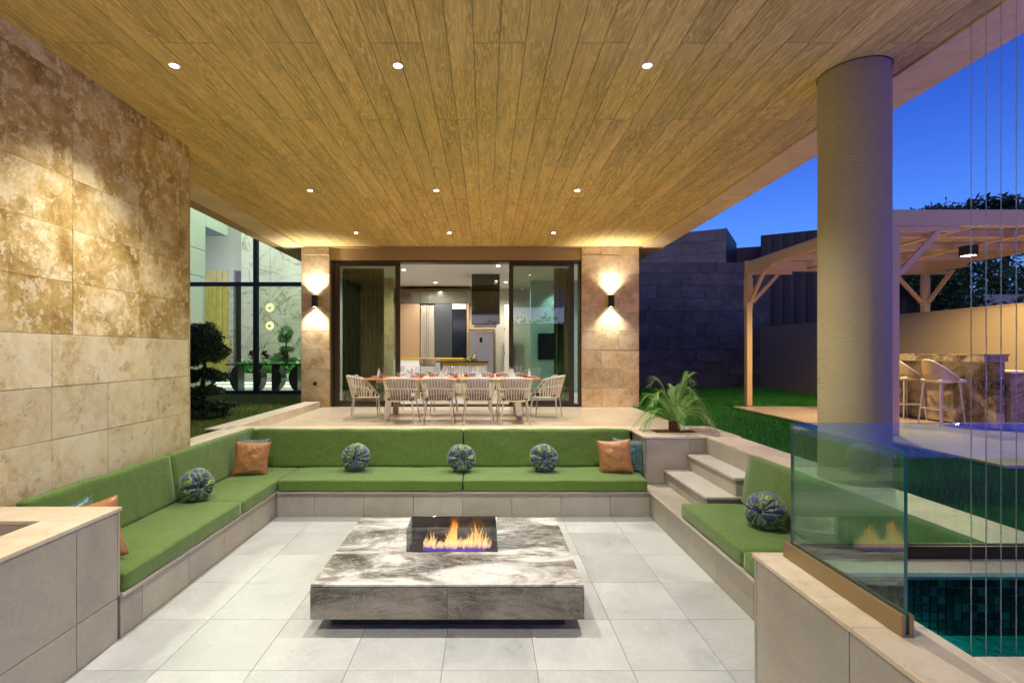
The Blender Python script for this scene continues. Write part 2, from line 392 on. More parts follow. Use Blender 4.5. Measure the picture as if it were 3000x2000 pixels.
LINEN=plain('white linen',(.78,.77,.74),.8)
MATRED=plain('red patterned placemat',(.60,.10,.06),.7,var=.35,bscale=200)
AMBER=glass('amber tumbler',(.95,.55,.35),1.4)
TIMBER=plain('painted timber',(.62,.43,.18),.6,bs=.15,bscale=20,var=.06)
BOUND=plain('boundary wall render',(.36,.29,.18),.85,bs=.2,bscale=40,var=.05)
DARKCLAD=plain('dark cladding',(.035,.03,.032),.7)
def bark(): return plain('bark',(.10,.06,.035),.9,bs=.8,bscale=60,var=.3)
BARK=bark()
def leafm(name,c1,c2,rough=.5):
    k=M(name); oi=k.N('NewGeometry'); k.col(k.mix(c1,c2,oi.outputs['Random Per Island'])); k.rough(rough)
    k.b.inputs['Subsurface Weight'].default_value=0; return k.m
LEAF=leafm('dark topiary leaf',(.018,.055,.016),(.05,.12,.035))
LEAFB=leafm('bright bonsai leaf',(.06,.26,.06),(.18,.55,.14))
PALML=leafm('palm leaflet',(.10,.25,.03),(.28,.46,.10))
LEAFN=leafm('pine foliage',(.008,.018,.008),(.02,.035,.015))
GRASS=leafm('grass blade',(.015,.16,.008),(.04,.32,.02),.6)
GRASSD=leafm('grass blade mixed dry',(.05,.24,.02),(.34,.30,.09),.6)
def soilm(name,c1,c2,sc):
    k=M(name); v=k.pos(rnd=0); n=k.noise(v,sc,6,.7); k.col(k.mix(c1,c2,n)); k.rough(.95); k.bump(n,.6,.02); return k.m
LAWN=soilm('lawn soil',(.012,.06,.008),(.03,.11,.015),6)
LAWNL=soilm('patchy lawn soil',(.03,.09,.01),(.16,.12,.04),2.2)
SOIL=soilm('red mulch',(.14,.04,.015),(.34,.12,.05),60)
def emis(name,c,s):
    m=bpy.data.materials.new(name); m.use_nodes=True; n=m.node_tree; n.nodes.clear(); o=n.nodes.new('ShaderNodeOutputMaterial'); e=n.nodes.new('ShaderNodeEmission')
    e.inputs[0].default_value=c+(1,); e.inputs[1].default_value=s; n.links.new(e.outputs[0],o.inputs[0]); return m
LAMP=emis('lit lamp glass',(1,.93,.8),40)
LAMPW=emis('lit sconce glass',(1,.95,.88),30)

def light(name,typ,loc,energy,color=(1,.86,.66),rot=(0,0,0),parent=None,**kw):
    l=bpy.data.lights.new(name,typ); l.energy=energy; l.color=color
    for a,b in kw.items(): setattr(l,a,b)
    o=bpy.data.objects.new(name,l); link(o); o.location=loc; o.rotation_euler=rot; setpar(o,parent); return o
WARM=(1,.94,.82)

# ================================================================== GROUND
ZL=.78; ZC=.92; ZD=.783; ZCEIL=4.38
gr=MB()
xs=[-400,-3.9,3.30,4.8,10,400]; ys=[-400,-8,-3.0,-.6,7.2,400]
for i in range(5):
    for j in range(5):
        x0,x1,y0,y1=xs[i],xs[i+1],ys[j],ys[j+1]
        if i==1 and j in(2,3): continue
        if i==3 and j in(1,2): continue
        gr.add([(x0,y0,ZL-.02),(x1,y0,ZL-.02),(x1,y1,ZL-.02),(x0,y1,ZL-.02)],[(0,1,2,3)])
gr.build('ground',LAWN,kind='structure')
def lawn(name,x0,x1,y0,y1,n,h,m,base,z=ZL):
    MB().add([(x0,y0,z-.012),(x1,y0,z-.012),(x1,y1,z-.012),(x0,y1,z-.012)],[(0,1,2,3)]).build(name,base,kind='structure')
    r=np.random.rand(n,7); px=x0+r[:,0]*(x1-x0)
    py=y0+(r[:,1]**1.35)*(y1-y0)
    a=r[:,2]*6.283; hh=h*(.5+r[:,3]); w=.0045+.004*r[:,4]; lean=h*.5
    v=np.zeros((n,3,3),np.float32)
    v[:,0]=np.stack([px-w*np.cos(a),py-w*np.sin(a),np.full(n,z-.012)],1)
    v[:,1]=np.stack([px+w*np.cos(a),py+w*np.sin(a),np.full(n,z-.012)],1)
    v[:,2]=np.stack([px+lean*(r[:,5]-.5)*2,py+lean*(r[:,6]-.5)*2,z+hh],1)
    me=bpy.data.meshes.new('grass'); me.vertices.add(n*3); me.vertices.foreach_set('co',v.ravel())
    me.loops.add(n*3); me.loops.foreach_set('vertex_index',np.arange(n*3,dtype=np.int32))
    me.polygons.add(n); me.polygons.foreach_set('loop_start',np.arange(0,n*3,3,dtype=np.int32)); me.polygons.foreach_set('loop_total',np.full(n,3,dtype=np.int32))
    me.update(); me.materials.append(m); o=bpy.data.objects.new('grass',me); link(o); o['kind']='stuff'
    return o
tag(lawn('lawn',3.26,9.68,3.0,17.3,150000,.035,GRASS,LAWN),'short deep green lawn beside the column and palm','grass')
tag(lawn('lawn',-11,-3.99,5.8,14.2,110000,.045,GRASSD,LAWNL),'patchy green and dry lawn below the glazed house','grass')

# ================================================================== PIT FLOOR
pf=structure('pit_floor')
MB().box(-3.44,-3,-.1,3.2,6.08,-.006).build('subfloor',GROUTL,pf)
X0=[-2.57]+[-.28+.6*k for k in range(-3,4)]+[2.0]
Y0=[-2.87+.6*k for k in range(0,15)]+[6.06]
for i in range(len(X0)-1):
    for j in range(len(Y0)-1):
        if Y0[j+1]<0.5: continue
        piece('tile',pf,X0[i]+.0015,Y0[j]+.0015,-.02,X0[i+1]-.0015,Y0[j+1]-.0015,0,G_FLOOR,.0015)
MB().box(-2.57,-3,-.02,2.0,.12,0).build('floor_slab',G_FLOOR,pf)

# ================================================================== BENCHES
ZB=.3125
def bench(label,loc): return thing('stone_bench',label,'bench',loc)
# back
b=bench('low grey stone bench along the back of the pit under two green seat cushions',(-.3,6.5,0))
MB().box(-3.38,6.08,0,2.0,6.93,.285).build('core',GROUTL,b)
xx=[-2.57,-2.1,-1.5,-.89,-.29,.31,.91,1.51,2.0]
for i in range(len(xx)-1): piece('tile',b,xx[i]+.002,6.06,.0,xx[i+1]-.002,6.082,.283,G_WALL,.001)
xc=[-3.38,-1.6,.2,2.0]
for i in range(3): piece('capping_slab',b,xc[i]+.001,6.035,.287,xc[i+1]-.001,6.93,ZB,G_WALL,.002)
# left
b=bench('long grey stone bench along the travertine wall at left under green cushions',(-2.9,5,0))
MB().box(-3.40,3.48,0,-2.592,6.078,.285).build('core',GROUTL,b)
yy=[3.486,3.71,4.29,4.87,5.46,6.058]
for i in range(len(yy)-1): piece('tile',b,-2.592,yy[i]+.002,0,-2.57,yy[i+1]-.002,.283,G_WALL,.001)
for a,c in((3.487,4.8),(4.802,6.033)): piece('capping_slab',b,-3.40,a,.287,-2.545,c,ZB,G_WALL,.002)
# right
b=bench('grey stone bench at right below the glass screen, joined to the lowest step',(2.4,4,0))
MB().box(2.022,2.66,0,2.82,6.38,.285).build('core',GROUTL,b)
yy=[2.66,3.12,3.72,4.32,4.92,5.52,6.058]
for i in range(len(yy)-1): piece('tile',b,2.0,yy[i]+.002,0,2.022,yy[i+1]-.002,.283,G_WALL,.001)
for a,c in((2.66,3.9),(3.902,5.15),(5.152,6.395)): piece('capping_slab',b,2.004 if a>5 else 1.975,a,.287,2.83,c,ZB,G_WALL,.002)
piece('capping_slab',b,1.975,5.152,.287,2.002,6.034,ZB,G_WALL,.001)

# ------------------------------------------------------------------ steps
st=thing('stone_steps','grey stone steps climbing right from the pit floor between planter and bench','steps',(2.5,5.8,0))
for (x0,z0,z1) in ((2.30,ZB,.50),(2.60,.50,.70)):
    MB().box(x0+.02,5.20,z0,2.86,6.395,z1-.026).build('core',GROUTL,st)
    for a,c in((5.20,5.60),(5.604,6.394)): piece('riser',st,x0,a,z0+.001,x0+.02,c,z1-.028,G_WALL,.001)
    piece('side_panel',st,x0+.001,5.18,z0+.001,2.86,5.199,z1-.028,G_WALL,.001)
    for a,c in((5.165,5.78),(5.783,6.396)): piece('tread',st,x0-.022,a,z1-.026,2.86,c,z1,G_TREAD,.002)

# ------------------------------------------------------------------ ledges
def ledge(label,x0,x1,y0,y1,zt,zb,capw=1.2,m=T_CAP,side=G_WALL,along='y',ov=.012,inner=True):
    t=thing('stone_ledge',label,'ledge',((x0+x1)/2,(y0+y1)/2,zb))
    MB().box(x0+.014,y0+.014,zb,x1-.014,y1-.014,zt-.027).build('core',side,t)
    L=(y1-y0) if along=='y' else (x1-x0); n=max(1,round(L/capw))
    for i in range(n):
        a=i/n; c=(i+1)/n
        if along=='y': piece('capping_slab',t,x0,y0+L*a+.001,zt-.025,x1,y0+L*c-.001,zt,m,.002)
        else: piece('capping_slab',t,x0+L*a+.001,y0,zt-.025,x0+L*c-.001,y1,zt,m,.002)
    return t
ledge('travertine ledge behind the back row of green cushions, below the dining terrace',-3.75,2.02,6.95,7.32,ZC,0,1.2,along='x')
ledge('travertine ledge at left between the tall stone wall and the patchy lawn',-3.76,-3.40,5.76,6.945,ZC,0)
cb=thing('terrace_curb','long travertine curb along the left edge of the dining terrace','curb',(-3.84,9,ZL-.1))
MB().box(-3.99,7.075,.5,-3.685,10.98,ZC-.03).build('core',GROUT,cb)
for i in range(4):
    a=7.06+i*.98; piece('capping_slab',cb,-4.005,a+.001,ZC-.028,-3.67,a+.979,ZC,T_CAP,.003)
    piece('facing_slab',cb,-3.684,a+.002,ZD,-3.672,a+.978,ZC-.03,T_CAP,.001)
rl=ledge('grey and travertine ledge behind the right bench, along the lawn',2.84,3.25,2.67,6.395,ZC,0,.62)
for a,c in((5.2,5.79),(5.793,6.392)): piece('riser',rl,2.834,a,.702,2.853,c,ZC-.028,G_WALL,.001)
# planter
pl=thing('planter','travertine topped grey stone planter with red mulch between terrace and steps','planter',(2.65,6.85,0))
MB().box(2.06,6.43,0,2.29,7.30,.89).box(2.89,6.43,0,3.27,7.30,.89).box(2.29,6.43,0,2.89,6.70,.89).box(2.29,7.02,0,2.89,7.30,.89).build('core',GROUTL,pl)
piece('facing_tile',pl,2.052,6.41,ZB,2.62,6.432,.892,G_WALL,.001); piece('facing_tile',pl,2.622,6.41,ZB,3.27,6.432,.892,G_WALL,.001)
piece('side_tile',pl,2.04,6.41,ZB-.3,2.062,6.95,.892,G_WALL,.001)
piece('coping',pl,2.025,6.395,.895,2.30,7.32,ZC,T_CAP,.002); piece('coping',pl,2.88,6.395,.895,3.285,7.32,ZC,T_CAP,.002)
piece('coping',pl,2.302,6.395,.895,2.878,6.715,ZC,T_CAP,.002); piece('coping',pl,2.302,7.01,.895,2.878,7.32,ZC,T_CAP,.002)
mb=MB(); 
for i in range(420):
    x=random.uniform(2.31,2.87); y=random.uniform(6.72,7.0); s=random.uniform(.008,.018); z=.885+random.uniform(0,.02)
    mb.tube([(x-s,y,z),(x,y,z+s*.8),(x+s,y,z)],[s*.3,s*.8,s*.3],5)
mb.box(2.29,6.70,.80,2.89,7.02,.885); mb.build('mulch',SOIL,pl,kind='stuff')

# ------------------------------------------------------------------ near-left block
bl=thing('planter_wall','near left grey tiled block with pale travertine top and dark opening','wall',(-3,1.5,0))
MB().box(-2.90,-3,0,-2.594,3.462,.893).box(-3.44,3.20,0,-2.90,3.462,.893).build('core',GROUTL,bl)
MB().box(-3.44,-3,0,-2.90,3.2,.55).build('planter_soil',SOIL,bl)
MB().box(-2.905,-3,.55,-2.9,3.2,.893).box(-3.44,3.195,.55,-2.9,3.2,.893).build('inner_lining',G_WALL,bl)
yy=[.1,.715,1.315,1.915,2.515,3.115,3.462]
for i in range(len(yy)-1):
    piece('tile',bl,-2.592,yy[i]+.0025,.298,-2.57,yy[i+1]-.0025,.892,G_WALL,.001)
    piece('tile',bl,-2.592,yy[i]+.0025,0,-2.57,yy[i+1]-.0025,.293,G_WALL,.001)
piece('tile',bl,-3.44,3.464,.3,-2.57,3.484,.892,G_WALL,.001)
for a,c in((-.2,.9),(.902,2.1),(2.102,3.19)): piece('coping',bl,-2.865,a,.895,-2.56,c,ZC,T_CAP,.002)
piece('coping',bl,-3.435,3.192,.895,-2.56,3.492,ZC,T_CAP,.002)

# ------------------------------------------------------------------ near-right block + basin
br=thing('basin_wall','near right grey tiled wall capped in travertine beside the rain basin','wall',(1.6,1,0))
MB().box(1.47,-1,0,1.715,2.66,.893).box(1.715,2.455,0,3.25,2.66,.893).box(1.715,-1,0,3.25,1.755,.893).build('core',GROUT,br)
yy=[.1,.73,1.33,1.982,2.66]
for i in range(len(yy)-1): piece('tile',br,1.448,yy[i]+.0025,0,1.47,yy[i+1]-.0025,.892,G_WALL,.001)
piece('end_tile',br,1.448,2.662,0,2.83,2.684,.892,G_WALL,.001)
for a,c in((-.6,.75),(.752,1.953),(1.955,2.692)): piece('coping',br,1.436,a,.895,1.733,c,ZC,T_CAP,.003)
for a,c in((1.735,2.5),(2.502,3.26)): piece('coping',br,a,2.445,.895,c,2.692,ZC,T_CAP,.003)
for a,c in((1.735,2.4),(2.402,3.26)): piece('coping',br,a,.3,.895,c,1.77,ZC,T_CAP,.003)
ba=thing('rain_basin','small sunken basin lined with dark green and blue mosaic tiles','basin',(2.4,2.1,.1))
MB().box(1.716,1.756,.1,3.25,2.454,.14).box(1.716,1.756,.14,1.74,2.454,.893).box(3.2,1.756,.14,3.25,2.454,.893).box(1.74,1.756,.14,3.2,1.78,.893).box(1.74,2.444,.14,3.2,2.454,.893).build('lining',plain('dark teal lining',(.05,.20,.19),.4),ba)
MOS=[plain('mosaic black',(.003,.006,.007),.08),plain('mosaic blue',(.012,.028,.06),.08),plain('mosaic green',(.012,.055,.045),.08),plain('mosaic deep green',(.005,.016,.015),.08)]
px=1.742; i=0
while px<2.75:
    for r_ in range(7):
        z1=.885-r_*.0395
        mm=random.choices(MOS,[5,2,1.2,3])[0]
        piece('mosaic_tile',ba,px,2.436,z1-.036,px+.0355,2.4438,z1,mm,.002)
    px+=.0395
def water(name,tint,ior=1.33,bumpd=.02,sc=6):
    m=glass(name,tint,ior); n=m.node_tree; g=[x for x in n.nodes if x.type=='BSDF_GLOSSY'][0]; f=[x for x in n.nodes if x.type=='LAYER_WEIGHT'][0]
    ge=n.nodes.new('ShaderNodeNewGeometry'); no=n.nodes.new('ShaderNodeTexNoise'); no.inputs['Scale'].default_value=sc; no.inputs['Detail'].default_value=4
    b=n.nodes.new('ShaderNodeBump'); b.inputs['Distance'].default_value=bumpd; b.inputs['Strength'].default_value=.6
    n.links.new(ge.outputs['Position'],no.inputs['Vector']); n.links.new(no.outputs[0],b.inputs['Height']); n.links.new(b.outputs[0],g.inputs['Normal']); n.links.new(b.outputs[0],f.inputs['Normal']); return m
MB().box(1.741,1.781,.62,3.199,2.443,.68).build('basin_water',water('basin water',(.35,.75,.72),1.4,.03,22),kind='structure')
# lamp in the basin
bl2=thing('basin_lamp','round underwater lamp glowing teal in the rain basin','lamp',(2.7,1.95,.14))
MB().lathe([(0,0),(.06,0),(.06,.03),(.05,.035)],20,(2.7,1.95,.142)).build('housing',BLACK,bl2)
MB().disc((2.7,1.95,.178),.05).build('lens',emis('teal lamp lens',(.1,.9,.8),2.5),bl2)
light('basin_light','POINT',(2.7,1.88,.25),11,(.10,.85,.75),parent=bl2,shadow_soft_size=.05)

# ------------------------------------------------------------------ glass balustrades
def pane_edges(name,x0,y0,z0,x1,y1,z1,m,parent,axis):
    mb=MB(); mb.box(x0,y0,z0,x1,y1,z1)
    mb.m=[1]*6
    # big faces are glass
    if axis=='x': mb.m[3]=0; mb.m[5]=0
    else: mb.m[2]=0; mb.m[4]=0
    me=mb.mesh(name,[m,EDGE]); o=bpy.data.objects.new(name,me); link(o); setpar(o,parent); return o
def rounded_pane_x(name,x0,x1,y0,y1,z0,z1,r,m,parent):
    pts=[(y0,z0),(y1,z0),(y1,z1)]
    for k in range(0,7):
        a=math.pi/2*k/6; pts.append((y0+r-r*math.sin(a),z1-r+r*math.cos(a)))
    n=len(pts); vs=[(x0,a,b) for a,b in pts]+[(x1,a,b) for a,b in pts]
    mb=MB(); mb.add(vs,[tuple(range(n)),tuple(range(n,2*n))[::-1]],0); 
    mb.add(vs,[(i,(i+1)%n,(i+1)%n+n,i+n) for i in range(n)],1)
    o=bpy.data.objects.new(name,mb.mesh(name,[m,EDGE])); link(o); setpar(o,parent); return o
gb=thing('glass_balustrade','short clear glass screen with rounded corner in a brass channel on the near travertine coping','glass screen',(1.6,2.2,ZC))
rounded_pane_x('pane',1.593,1.607,1.895,2.60,.93,1.624,.035,G_FENCE,gb)
MB().box(1.576,1.884,ZC+.001,1.592,2.64,1.005).box(1.608,1.884,ZC+.001,1.624,2.64,1.005).box(1.592,1.884,ZC+.001,1.608,2.64,.93).build('channel',BRASS,gb,bev=.002)
gb=thing('glass_balustrade','long clear water-streaked glass screen running right behind the rain basin','glass screen',(2.4,2.6,ZC))
pane_edges('pane',1.625,2.622,.93,3.25,2.636,1.630,G_FENCE,gb,'y')
MB().box(1.628,2.600,ZC+.001,3.25,2.621,.985).box(1.628,2.637,ZC+.001,3.25,2.655,.985).box(1.628,2.621,ZC+.001,3.25,2.637,.93).build('channel',plain('dark brown channel',(.05,.035,.03),.35,metal=.6),gb,bev=.002)
for i,(x,lb) in enumerate(((1.752,'innermost'),(1.806,'second from the glass screen'),(1.860,'third from the glass screen'),(1.915,'outermost'))):
    t=thing('rain_wire','thin vertical rain curtain line over the basin, %s of the four'%lb,'wire',(x,1.795,.7),group='rain curtain lines over the basin')
    MB().tube([(x,1.795,.69),(x,1.795,4.37)],.0013,6).build('line',WIRE,t)
    pts=[(x+.0009*math.sin(k*1.7+i),1.795,.69+k*.02) for k in range(0,90)]
    MB().tube(pts,[.0022+.0005*math.sin(k*.9+i*2) for k in range(90)],6).build('water_film',G_CLEAR,t)

# ================================================================== LEFT STONE WALL
lw=thing('stone_wall','tall wall of mottled brown and cream travertine slabs at left','wall',(-3.6,2,0))
MB().box(-4.25,-3,0,-3.462,5.735,4.36).build('core',GROUT,lw)
ysu=[.13,.93,1.73,2.53,3.33,4.13,4.93,5.745]; zs=[2.15,2.58,3.02,3.44,3.84,4.24,4.378]
for i in range(len(ysu)-1):
    for j in range(len(zs)-1):
        pr=random.uniform(0,.004)
        piece('stone',lw,-3.4625,ysu[i]+.003,zs[j]+.0012,-3.441+round(random.uniform(0,.004),3),ysu[i+1]-.003,zs[j+1]-.0012,T_DARK,.0015)
ysl=[.33,.93,1.53,2.13,2.73,3.33,3.93,4.515,5.11,5.745]; zl=[.0,.47,.89,1.31,1.73,2.15]
for i in range(len(ysl)-1):
    for j in range(len(zl)-1):
        piece('stone',lw,-3.4625,ysl[i]+.002,zl[j]+.002,-3.441+round(random.uniform(0,.004),3),ysl[i+1]-.002,zl[j+1]-.002,T_LIGHT,.0015)
for j in range(10): piece('end_stone',lw,-4.26,5.737,.05+.4305*j,-3.437,5.765,.05+.4305*j+.4285,T_PIL,.002)

# ================================================================== CEILING
ce=structure('ceiling')
MB().box(-4.9,-3.5,4.405,4.0,11.13,4.85).box(-4.9,11.13,4.405,4.0,17.4,4.85).build('roof_slab',OCHRE,ce)
xb=[-4.09+.1996*i for i in range(39)]
for i in range(38):
    off=3.82+(0 if (i//2)%2==0 else 1.265)
    yb=[off+2.53*k for k in range(-3,5)]
    yb=[y for y in yb if -1.2<y<11.1]; yb=[-1.5]+yb+[11.13]
    for j in range(len(yb)-1):
        if yb[j+1]-yb[j]<.05: continue
        piece('board',ce,xb[i]+.0022,yb[j]+.003,ZCEIL,xb[i+1]-.0022,yb[j+1]-.003,4.404,PLANK,.002)
MB().box(-4.09,-3.5,ZCEIL,3.495,-1.503,4.404).build('ceiling_sheet',PLANK,ce)
for s,(x0,x1) in enumerate(((-4.57,-4.10),(3.503,3.97))):
    for k in range(16):
        a=-3.5+k*.915
        piece('soffit_panel',ce,x0,a+.0015,4.362,x1,a+.9135,4.404,SOFF,.002)

MB().box(-4.57,11.131,4.352,4.0,11.60,4.404).build('back_soffit',OCHRE,ce)

# ------------------------------------------------------------------ pillars
def pillar(label,x0,x1,y0,y1,joints):
    t=thing('stone_pillar',label,'pillar',((x0+x1)/2,(y0+y1)/2,ZD))
    MB().box(x0+.02,y0+.02,ZD,x1-.02,y1-.02,ZCEIL-.02).build('core',GROUT,t)
    z=ZD; k=0
    while z<4.33:
        z1=min(z+.4255,ZCEIL-.01)
        js=[x0]+([joints[k%2]] if joints else [])+[x1]
        for a,c in zip(js[:-1],js[1:]):
            piece('stone',t,a+.0015 if a!=x0 else a,y0+round(random.uniform(-.002,.002),3),z+.002,c-.0015 if c!=x1 else c,y1,z1-.002,T_PIL,.003)
        z=z1; k+=1
    return t
pillar('narrow travertine pillar with wall lamp and socket left of the sliding doors',-4.15,-3.52,11.13,11.6,None)
pillar('wide travertine pillar with wall lamp right of the sliding doors',2.14,3.42,11.13,11.6,(2.58,2.98))
def sconce(x,lab):
    t=thing('wall_lamp',lab,'wall lamp',(x,11.05,3.02),group='up and down wall lamps on the pillars')
    zc=2+(1033-883)*11.13/F
    MB().lathe([(.048,-.13),(.062,-.13),(.066,-.125),(.066,.125),(.062,.13),(.048,.13)],24,(x,11.05,zc)).box(x-.03,11.09,zc-.05,x+.03,11.127,zc+.05).build('housing',BLACK,t)
    MB().disc((x,11.05,zc-.125),.045,down=True).build('lens',LAMPW,t); MB().disc((x,11.05,zc+.125),.045).build('lens',LAMPW,t)
    light('down_beam','SPOT',(x,11.05,zc-.14),175,(.97,.96,1),(0,0,0),t,spot_size=R(116),spot_blend=1,shadow_soft_size=.02)
    light('up_beam','SPOT',(x,11.05,zc+.14),175,(.97,.96,1),(R(180),0,0),t,spot_size=R(116),spot_blend=1,shadow_soft_size=.02)
sconce((922-VX)*11.05/F,'black cylinder wall lamp glowing up and down on the narrow pillar')
sconce((1791-VX)*11.05/F,'black cylinder wall lamp glowing up and down on the wide pillar')
t=thing('wall_socket','small black power socket low on the narrow pillar','socket',(-3.84,11.12,1.31))
MB().box(-3.88,11.112,1.27,-3.80,11.127,1.35).build('plate',BLACK,t,bev=.003); MB().lathe([(.0,0),(.022,0),(.022,.006)],16).build('cover',plain('grey plastic',(.2,.2,.2),.5),t,local=True).rotation_euler=(R(90),0,0)

# ------------------------------------------------------------------ lintel + sliding doors
YD=11.22
t=thing('lintel_wall','ochre rendered lintel above the sliding doors','wall',(-.7,11.3,4.1))
MB().box(-3.52,YD-.02,4.085,2.14,11.6,4.352).build('render',OCHRE,t)
fr=thing('door_frame','dark bronze frame around the wide sliding door opening','door frame',(-.7,YD,ZD))
x0=(974-VX)*YD/F; x1=(1701-VX)*YD/F
MB().box(x0-.03,YD,ZD,x0+.015,YD+.3,4.08).build('jamb',BRONZE,fr,bev=.002); MB().box(x1-.015,YD,ZD,x1+.04,YD+.3,4.08).build('jamb',BRONZE,fr,bev=.002)
MB().box(x0+.016,YD,4.045,x1-.016,YD+.3,4.083).build('head_track',BRONZE,fr,bev=.002); MB().box(x0+.016,YD,ZD,x1-.016,YD+.3,ZD+.03).build('floor_track',BRONZE,fr,bev=.002)
for k in range(3): piece('rail',fr,x0+.02,YD+.06+k*.08,ZD+.03,x1-.02,YD+.07+k*.08,ZD+.045,BRASS,.001)
def door(px0,px1,pg0,pg1,label,hx):
    y=YD+.04; s=y/F; a=(px0-VX)*s; b=(px1-VX)*s; g0=(pg0-VX)*s; g1=(pg1-VX)*s
    t=thing('sliding_door',label,'door',((a+b)/2,y,ZD))
    zt=4.044; zg=2+(1033-779)*s; zb=ZD+.047; zgb=2-(1173-1033)*s
    piece('stile',t,a,y,zb,g0,y+.06,zt,BRONZE,.004); piece('stile',t,g1,y,zb,b,y+.06,zt,BRONZE,.004)
    piece('rail',t,g0+.001,y,zg,g1-.001,y+.06,zt,BRONZE,.003); piece('rail',t,g0+.001,y,zb,g1-.001,y+.06,zgb,BRONZE,.003)
    MB().box(g0,y+.025,zgb,g1,y+.035,zg).build('pane',G_DOOR,t)
    h=(hx-VX)*s; MB().box(h-.018,y-.012,1.72,h+.018,y-.001,1.93).build('handle',BLACK,t,bev=.003)
door(980,1172,994,1158,'closed left leaf of the dark framed sliding doors',1165)
door(1491,1682,1504,1668,'right leaf of the dark framed sliding doors, standing before the teal wall',1497)

# ------------------------------------------------------------------ terrace floor
tf=structure('terrace_floor')
MB().box(-3.99,7.32,.3,3.29,11.62,ZD-.021).build('slab',GROUT,tf)
for i in range(9):
    for j in range(7):
        xa=-3.68+.87*i+(0 if j%2==0 else -.43); xb_=xa+.87; xa=max(xa,-3.68); xb_=min(xb_,3.29)
        ya=7.33+j*.61; yb_=min(ya+.61,11.21)
        if xb_-xa<.05 or yb_-ya<.05: continue
        piece('tile',tf,xa+.001,ya+.001,ZD-.02,xb_-.001,yb_-.001,ZD,T_FLOOR,.001)
MB().box(-4.0,11.211,.3,3.5,11.8,ZD-.001).build('threshold',T_FLOOR,tf)

# ================================================================== COLUMN
t=thing('round_column','thick round column of rough beige render beside the lawn','column',(3.135,4.24,.3))
def column():
    seg=64; n=80; vs=[];fs=[]
    for j in range(n+1):
        z=.3+(4.372-.3)*j/n
        for k in range(seg):
            a=2*math.pi*k/seg; r=.258+.0015*mnoise.noise(Vector((math.cos(a)*3,math.sin(a)*3,z*2)))
            vs.append((3.135+r*math.cos(a),4.24+r*math.sin(a),z))
    for j in range(n):
        for k in range(seg):
            k2=(k+1)%seg; fs.append((j*seg+k,j*seg+k2,(j+1)*seg+k2,(j+1)*seg+k))
    return MB().add(vs,fs,0,True).build('shaft',COLM,t)
column()
MB().lathe([(.262,4.374),(.266,4.374),(.266,4.379),(.258,4.379)],48,(3.135,4.24,0)).build('shadow_joint',GROUT,t)

# ================================================================== CUSHIONS
def cushion(name,label,cat,x0,x1,y0,y1,z0,z1,group,puff=.008,shear=(0,0),seed=0):
    me=rbox(x1-x0,y1-y0,z1-z0,.024,22,puff,.007,seed,shear)
    return mobj(name,me,GREEN,((x0+x1)/2,(y0+y1)/2,z0),label=label,cat=cat,group=group)
GS='green seat cushions on the stone benches'; GBK='green back cushions leaning round the pit'
cushion('seat_cushion','green seat cushion at left nearest the grey tiled block','seat cushion',-3.25,-2.545,3.50,5.175,ZB,.455,GS,seed=1)
cushion('seat_cushion','green seat cushion running into the left corner under an orange pillow','seat cushion',-3.25,-2.548,5.18,6.74,ZB,.452,GS,seed=2)
cushion('seat_cushion','green seat cushion in the back row, left half','seat cushion',-2.535,-.296,6.025,6.74,ZB,.455,GS,seed=3)
cushion('seat_cushion','green seat cushion in the back row, right half by the planter','seat cushion',-.284,1.965,6.025,6.74,ZB,.455,GS,seed=4)
cushion('seat_cushion','green seat cushion at right beside the stone steps under a round pillow','seat cushion',2.0,2.66,3.885,5.12,ZB,.455,GS,seed=5)
cushion('seat_cushion','green seat cushion at right nearest the grey basin wall','seat cushion',2.0,2.66,2.70,3.88,ZB,.455,GS,seed=6)
cushion('back_cushion','green back cushion at left nearest, ending in front of the stone wall','back cushion',-3.30,-3.20,3.53,5.14,.456,.945,GBK,0,(-.13,0),7)
cushion('back_cushion','green back cushion at left running to the far corner','back cushion',-3.30,-3.20,5.15,7.02,.456,.945,GBK,0,(-.13,0),8)
cushion('back_cushion','green back cushion of the back row, left half behind a round pillow','back cushion',-3.235,-.322,6.71,6.81,.456,.945,GBK,0,(0,.13*2.1),9)
cushion('back_cushion','green back cushion of the back row, right half behind two round pillows','back cushion',-.308,1.975,6.71,6.81,.456,.945,GBK,0,(0,.13*2.1),10)
cushion('back_cushion','long green back cushion at right seen partly through the glass screen','back cushion',2.62,2.72,2.72,5.14,.456,.945,GBK,0,(.16,0),11)

# round pillows
def round_pillow_mesh(r,th,seed):
    nu,nv=96,36; vs=[];fs=[]; rnd=random.Random(seed); ph=[rnd.uniform(0,6.28) for _ in range(6)]
    folds=11
    for j in range(nv+1):
        t=j/nv; phi=math.pi*t; pole=min(t,1-t)*2
        for i in range(nu):
            a=2*math.pi*i/nu
            rad=r*(math.sin(phi)**.62); zz=th/2*math.copysign(abs(math.cos(phi))**.75,math.cos(phi))
            am=a+.25*math.sin(3*a+ph[0])
            w=abs(math.sin(folds*am/2+ph[1]+.5*(1-pole)))
            crease=(1-w)**2.2
            depth=.030*crease*(1-pole**3)
            rad2=rad*(1+.025*math.sin(2*a+ph[2])+.02*math.sin(5*a+ph[3]))
            dimple=.035*math.exp(-(rad/(r*.16))**2)
            zz-=math.copysign(min(abs(zz),depth+dimple),zz)
            rad2-=depth*.25
            vs.append((rad2*math.cos(a),zz,rad2*math.sin(a)))
    for j in range(nv):
        for i in range(nu):
            i2=(i+1)%nu; fs.append((j*nu+i,j*nu+i2,(j+1)*nu+i2,(j+1)*nu+i))
    return MB().add(vs,fs,0,True)
